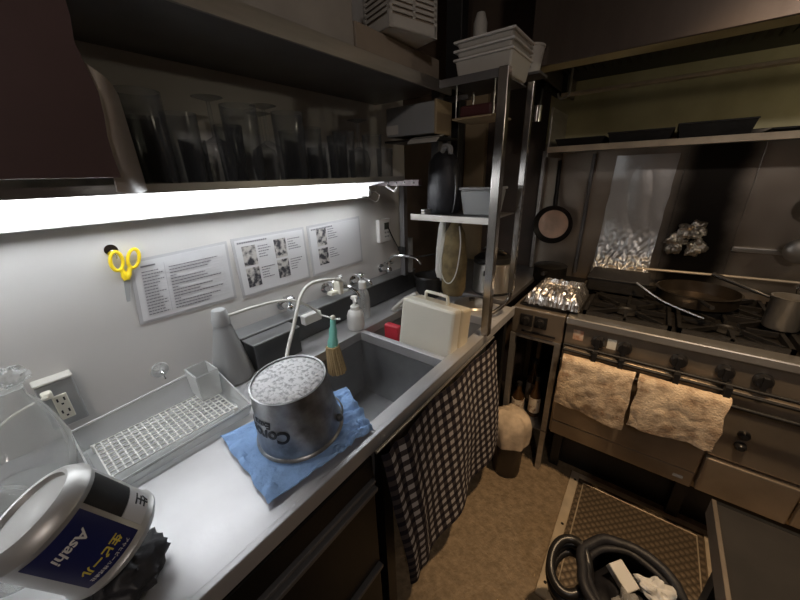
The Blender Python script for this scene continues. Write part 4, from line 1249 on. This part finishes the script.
# wide steel pan with lid
t = thing('wide_pan', 'wide shallow steel pan on the middle burners', 'pan', (1.20, 1.72, 0.873))
B().lathe([(0, 0), (0.115, 0.0), (0.130, 0.012), (0.134, 0.055), (0.138, 0.057), (0.130, 0.060), (0.126, 0.012), (0, 0.004)], (1.205, 1.735, 0.8735), n=56).build('body', mat('stained_pan', (0.15, 0.12, 0.09), 0.35, 0.9, var=0.4, vscale=8), t, True)
B().tube([(1.205, 1.605, 0.925), (1.215, 1.56, 0.93), (1.225, 1.47, 0.945)], 0.007, 8).build('handle', M_iron, t, True)
# small pot right
t = thing('sauce_pot', 'small bright saucepan with black handle at right burners', 'pot', (1.41, 1.60, 0.873))
B().lathe([(0, 0), (0.043, 0), (0.046, 0.006), (0.046, 0.108), (0.049, 0.112), (0.044, 0.112), (0.043, 0.008), (0, 0.006)], (1.425, 1.60, 0.8735), n=44).build('body', M_steelbright, t, True)
B().tube([(1.38, 1.61, 0.972), (1.33, 1.64, 0.985), (1.23, 1.70, 1.01)], [0.005, 0.008, 0.009], 10, 4).build('handle', M_rubber, t, True)
t = thing('wire_basket', 'round wire strainer hanging over the small saucepan', 'strainer', (1.50, 1.7, 0.9))
b = B().tube([(1.54 + 0.075 * math.cos(2 * PI * k / 20), 1.74 + 0.075 * math.sin(2 * PI * k / 20), 0.985) for k in range(20)], 0.004, 8, 1, True)
for k in range(9):
    a = PI * k / 9
    b.tube([(1.54 + 0.075 * math.cos(a) * math.cos(s_), 1.74 + 0.075 * math.sin(a) * math.cos(s_), 0.985 - 0.08 * math.sin(s_)) for s_ in [PI * j / 10 for j in range(11)]], 0.0012, 5, 1)
b.build('mesh', M_chrome, t, True)
B().lathe([(0.05, 0), (0.055, 0.03), (0, 0.03)], (1.54, 1.74, 0.8735), n=24).build('stand', M_iron, t, True)
# slender tongs across burners
B().tube([(1.00, 1.66, 0.945), (1.10, 1.60, 0.9), (1.22, 1.52, 0.885)], 0.004, 8).build('cooking_chopsticks', M_alu, None, True, **T('thin metal rod lying across the middle grate before wide pan', 'rod'))

# hanging frying pan on left of back wall
t = thing('frying_pan', 'round frying pan hanging by its handle on the steel wall', 'pan', (0.575, 1.96, 1.02))
B().lathe([(0.0, 0.0), (0.078, 0.0), (0.098, -0.022), (0.101, -0.022), (0.082, 0.004), (0.0, 0.005)], (0.572, 1.945, 1.128), (0, 1, 0), 48).build('body', M_iron, t, True)
B().lathe([(0.0, 0.0), (0.074, 0.0), (0.076, 0.002), (0, 0.002)], (0.572, 1.9425, 1.128), (0, 1, 0), 40).build('worn_base', M_copper, t, True)
B().tube([(0.572, 1.935, 1.225), (0.568, 1.945, 1.27), (0.562, 1.965, 1.36), (0.556, 1.975, 1.45)], [0.012, 0.010, 0.009], 10, 4).build('handle', M_iron, t, True)
B().lathe([(0.006, 0), (0.006, 0.02), (0, 0.021)], (0.556, 1.988, 1.462), (0, -1, 0), 12).build('pan_nail', M_alu, None, True, **T('steel peg that the round frying pan hangs from', 'peg'))
# steel splash panel edge bars
B().box(0.470, 0.490, 1.955, 1.987, 0.87, 1.50).build('wall_strip', M_steel, None, bevel=0.002, **T('vertical steel strip left of the hanging frying pan', 'strip'))
B().box(0.705, 0.72, 1.96, 1.9875, 0.87, 1.475).build('wall_strip', M_shelf, None, bevel=0.002, **T('vertical dark strip between the frying pan and foil panel', 'strip'))

# ladles at the right edge
for zc, lab in ((1.255, 'upper round skimmer hanging at the right edge'), (1.085, 'lower round skimmer hanging at the right edge')):
    t = thing('skimmer', lab, 'ladle', (1.49, 1.93, zc))
    b = B().ball((1.487, 1.935, zc), 0.050, 1, 0.45, 1, 28); b.build('bowl', M_steel, t, True)
    B().tube([(1.487, 1.93, zc + 0.045), (1.50, 1.95, zc + 0.12), (1.505, 1.972, zc + 0.16)], 0.005, 8).build('handle', M_steel, t, True)

# ------------------------------------------------------------------ shelf above the range with black trays
t = thing('range_shelf', 'long steel shelf above the range holding dark trays', 'shelf', (1.3, 1.84, 1.48))
B().box(0.558, 2.3, 1.702, 1.987, 1.488, 1.494).build('board', M_steel, t)
B().box(0.558, 2.3, 1.697, 1.703, 1.478, 1.502).build('front_lip', M_frame, t, bevel=0.001)
B().box(0.555, 0.562, 1.70, 1.987, 1.46, 1.66).build('end_bracket', M_steel, t, bevel=0.001)
labs = ['leftmost black tray on the shelf above the range', 'second black tray on the shelf above the range', 'third and tallest black tray on the range shelf', 'rightmost low black tray on the shelf above the range']
for i, (x0, x1, h_) in enumerate(((0.585, 0.775, 0.035), (0.785, 1.000, 0.045), (1.010, 1.22, 0.056), (1.26, 1.45, 0.018))):
    t = thing('baking_tray', labs[i], 'tray', ((x0 + x1) / 2, 1.8, 1.494), 'black trays on the range shelf')
    b = B(); zb = 1.4945
    b.prism([(x0 + .012, 1.722, zb), (x1 - .012, 1.722, zb), (x1 - .012, 1.95, zb), (x0 + .012, 1.95, zb)],
            [(x0, 1.712, zb + h_), (x1, 1.712, zb + h_), (x1, 1.96, zb + h_), (x0, 1.96, zb + h_)])
    b.build('pan', M_iron, t)
    B().tube([(x0, 1.712, zb + h_), (x1, 1.712, zb + h_), (x1, 1.96, zb + h_), (x0, 1.96, zb + h_)], 0.003, 6, 1, True).build('rolled_rim', M_black, t, True)

# ------------------------------------------------------------------ the hood
t = thing('range_hood', 'large dull brown steel extractor hood over the range', 'hood', (1.4, 1.65, 1.72))
B().box(0.572, 2.45, 1.300, 1.308, 1.722, 2.38).build('front_panel', M_hood, t, bevel=0.002)
B().box(0.572, 0.580, 1.308, 1.985, 1.722, 2.38).build('side_panel', M_hood, t)
hl = B().lathe([(0.05, 0), (0.05, 0.03), (0, 0.03)], (1.95, 1.52, 1.745)).build('lamp_housing', M_steel, t, True)
B().lathe([(0, -0.012), (0.03, -0.008), (0.042, 0), (0, 0)], (1.95, 1.52, 1.7445)).build('lamp_glass', M_lampglow, hl, True)
B().box(0.581, 2.45, 1.309, 1.385, 1.722, 1.730).build('inner_lip', M_yellow, t, bevel=0.002)
B().box(0.581, 2.45, 1.386, 1.394, 1.723, 1.76).build('lip_upstand', M_black, t)
B().prism([(0.581, 1.394, 1.78), (2.45, 1.394, 1.78), (2.45, 1.98, 1.80), (0.581, 1.98, 1.80)], [(0.581, 1.394, 1.80), (2.45, 1.394, 1.80), (2.45, 1.98, 1.82), (0.581, 1.98, 1.82)]).build('dark_interior', M_black, t)
B().box(0.581, 2.45, 1.72, 1.76, 1.700, 1.712).build('gutter', M_frame, t, bevel=0.002)
for x in (0.581, 2.40): B().box(x, x + 0.02, 1.72, 1.76, 1.712, 1.785).build('gutter_hanger', M_black, t)
b = B()
for i in range(60): b.box(0.60 + i * 0.03, 0.612 + i * 0.03, 1.45, 1.70, 1.772, 1.778)
b.build('grease_filter', M_soot, t)
t = thing('hood_lamp_pipe', 'chrome capped pipe end under the hood\'s left corner', 'pipe', (0.53, 1.6, 1.6))
B().cyl((0.515, 1.62, 1.60), (0.515, 1.62, 1.66), 0.022).build('cap', M_chrome, t, True)
B().tube([(0.515, 1.62, 1.66), (0.515, 1.64, 1.74), (0.50, 1.80, 1.76), (0.50, 1.995, 1.76)], 0.018, 12, 4).build('pipe', M_black, t, True)
t = thing('hood_hook', 'bent metal hook under the hood at left', 'hook', (0.6, 1.5, 1.68))
B().tube([(0.64, 1.60, 1.7795), (0.64, 1.60, 1.69), (0.635, 1.595, 1.675), (0.61, 1.59, 1.67), (0.60, 1.59, 1.69)], 0.004, 8, 4).build('hook', M_steelbright, t, True)

# ------------------------------------------------------------------ towels on the range rail


def towel(name, label, x0, x1, zb, seed, skew=0.0):
    def f(u, v):
        # v 0..1: back hem -> over the rail -> front hem
        x = x0 + (x1 - x0) * u
        L1, L2 = 0.12, 0.690 - zb
        s_ = v * (L1 + 0.05 + L2)
        rr = 0.0155
        if s_ < L1: y, z = 1.305 + rr, 0.690 - (L1 - s_)
        elif s_ < L1 + 0.05:
            a = PI * (s_ - L1) / 0.05; y, z = 1.305 + rr * math.cos(a), 0.690 + rr * math.sin(a) * 1.1
        else: y, z = 1.305 - rr, 0.690 - (s_ - L1 - 0.05) * (1 + skew * (u - 0.5))
        n = 0.008 * nz(u * 5 + seed, v * 6, seed) + 0.0015 * nz(u * 17 + seed, v * 20, seed)
        fr = max(0, (s_ - L1 - 0.04)) / max(L2, .01)
        if s_ > L1: y -= abs(n) + 0.016 * fr * (1 - fr) * 2 + 0.006 * fr * math.sin(u * 9 + seed)
        z += 0.007 * nz(u * 6, seed) * fr
        x += 0.006 * nz(v * 6, seed + 3) * (1 if u > 0.5 else -1)
        return (x, y, z)
    B().sheet(f, 50, 70, 0.009).build(name, M_towel, None, True, **T(label, 'towel', 'towels on the range rail'))


towel('hand_towel', 'left worn beige towel folded over the range rail', 0.822, 1.062, 0.475, 1.3, 0.12)
towel('hand_towel', 'right worn beige towel folded over the range rail', 1.075, 1.312, 0.500, 5.1, -0.10)

# ------------------------------------------------------------------ bag and bin by the stand
t = thing('waste_bin', 'small round dark bin on the floor under a white bag', 'bin', (0.665, 1.27, 0))
B().lathe([(0, 0), (0.055, 0), (0.064, 0.01), (0.072, 0.25), (0.068, 0.25), (0.058, 0.012), (0, 0.012)], (0.655, 1.285, 0.0005), n=36).build('bin_body', mat('dark_brown_plastic', (0.035, 0.022, 0.016), 0.35), t, True)
B().lathe([(0.073, 0.245), (0.075, 0.25), (0.073, 0.257), (0.068, 0.25)], (0.655, 1.285, 0.0005), n=36, closed=True).build('bin_rim', M_black, t, True)
b = B()
b.lathe([(0.086, 0.20), (0.090, 0.25), (0.088, 0.30), (0.078, 0.335), (0.050, 0.352), (0.0, 0.356)], (0.655, 1.285, 0.0), n=48)
b.f = b.f
for v in b.v:
    a = math.atan2(v.y - 1.285, v.x - 0.655); k = 0.004 * math.sin(a * 7) + 0.010 * nz(v.x * 30, v.y * 30, v.z * 20)
    v.x += k * math.cos(a); v.y += k * math.sin(a); v.z += 0.012 * nz(a * 2, 2, 1)
b.build('bin_bag', M_rag, None, 60, **T('pale crumpled bag draped over the small dark bin', 'bag'))

# ------------------------------------------------------------------ floor hatch
t = thing('floor_hatch', 'metal framed floor hatch with embossed tread plate', 'hatch', (1.19, 1.13, 0.0))
fx0, fx1, fy0, fy1 = 0.935, 1.445, 0.83, 1.455
for nm, (a0, a1, c0, c1) in (('frame_bar', (fx0 - .008, fx0 + .028, fy0, fy1)), ('frame_bar', (fx1 - .028, fx1, fy0, fy1)), ('frame_bar', (fx0 + .028, fx1 - .028, fy1 - .022, fy1)), ('frame_bar', (fx0 + .028, fx1 - .028, fy0, fy0 + .028))):
    B().box(a0, a1, c0, c1, 0.0005, 0.012).build(nm, M_frame, t, bevel=0.002)
pl = B().box(fx0 + .030, fx1 - .030, fy0 + .03, fy1 - .024, 0.0005, 0.005).build('tread_plate', M_tread, t)
B().tube([(fx0 + .05, fy0 + .05, .0065), (fx1 - .05, fy0 + .05, .0065), (fx1 - .05, fy1 - .045, .0065), (fx0 + .05, fy1 - .045, .0065)], 0.0035, 8, 1, True).build('raised_border', M_frame, pl, True)
for y in (fy0 + .05, (fy0 + fy1) / 2, fy1 - .05): B().lathe([(0.006, 0), (0.004, 0.002), (0, 0.002)], (fx0 + .014, y, 0.012), n=12).build('screw', M_iron, t)

# ------------------------------------------------------------------ dark table at right
t = thing('work_table', 'dark topped work table at lower right corner', 'table', (1.6, 0.4, 0))
B().box(1.232, 2.3, -0.4, 0.83, 0.672, 0.70).build('table_top', M_table, t, bevel=0.002)
B().box(1.230, 1.238, -0.4, 0.83, 0.655, 0.703).build('edge_trim', M_trim, t, bevel=0.001)
B().box(1.238, 2.3, 0.824, 0.832, 0.655, 0.7005).build('edge_trim', M_cab, t)
for x in (1.29, 2.26):
    for y in (-0.36, 0.79): B().box(x - 0.018, x + 0.018, y - 0.018, y + 0.018, 0, 0.672).build('leg', M_black, t)

# ------------------------------------------------------------------ bin with black rolled bag and rubbish
BC = Vector((1.150, 0.800, 0.0))
t = thing('rubbish_bin', 'black round rubbish bin at the bottom with thick bag folds', 'bin', BC)
B().lathe([(0, 0.0005), (0.10, 0.0005), (0.105, 0.01), (0.125, 0.33), (0.118, 0.33), (0.10, 0.05), (0, 0.05)], BC, n=44).build('bin_body', M_rubber, t, True)
def rfold(r, z, th, seed, cx=0, cy=0):
    return B().tube([(BC.x + cx + (r + 0.010 * nz(math.cos(a) * 2, math.sin(a) * 2, seed)) * math.cos(a), BC.y + cy + (r + 0.008 * nz(math.cos(a) * 2, math.sin(a) * 2, seed)) * math.sin(a), z + 0.012 * nz(math.cos(a), math.sin(a), seed + 4)) for a in [2 * PI * i / 26 for i in range(26)]], th, 14, 2, True)
rfold(0.122, 0.335, 0.014, 1.0).build('bag_fold', M_bagblack, t, True)
rfold(0.108, 0.325, 0.010, 4.0, 0.004).build('bag_fold', M_bagblack, t, True)
for k, (z_, r_) in enumerate(((0.315, 0.060), (0.290, 0.064), (0.262, 0.060))):
    P = []
    for i in range(24):
        a = 2 * PI * i / 24
        P.append((1.005 + 0.004 * k + r_ * 0.8 * math.cos(a), 0.775 + r_ * 1.15 * math.sin(a), z_ + 0.02 * math.sin(a) + 0.006 * nz(math.cos(a), math.sin(a), k)))
    B().tube(P, 0.0125, 14, 2, True).build('bag_fold', M_rubber, t, True)
# rubbish
B().box(-0.022, 0.022, -0.034, 0.034, -0.012, 0.012, Matrix.Translation((1.130, 0.815, 0.335)) @ Matrix.Rotation(0.9, 4, 'Z') @ Matrix.Rotation(0.3, 4, 'X')).build('milk_carton', M_white, None, bevel=0.003, **T('small white carton in the black rubbish bin', 'carton'))
b = B().ball((1.205, 0.835, 0.330), 0.034, 1.2, 0.9, 0.8, 36)
for v in b.v:
    v += (v - Vector((1.205, 0.835, 0.330))) * (nz(v.x * 45, v.y * 45, v.z * 45) * 0.7 + nz(v.x * 100, v.y * 100, v.z * 100) * 0.25)
b.build('crumpled_tissue', M_white, None, **T('crumpled white tissue in the black rubbish bin', 'tissue'))
b = B().ball((1.15, 0.76, 0.315), 0.03, 1, 1, 0.7, 30)
for v in b.v:
    v += (v - Vector((1.15, 0.76, 0.315))) * (nz(v.x * 50, v.y * 50, v.z * 50) * 0.8)
b.build('crumpled_wrapper', M_film2, None, **T('shiny crumpled clear wrapper below the white carton in bin', 'wrapper'))
b = B().ball((1.15, 0.80, 0.235), 0.090, 1, 1, 0.85, 40)
for v in b.v:
    v += (v - Vector((1.15, 0.80, 0.235))) * (nz(v.x * 25, v.y * 25, v.z * 25) * 0.25)
b.build('bag_filling', M_bagblack, t, True)
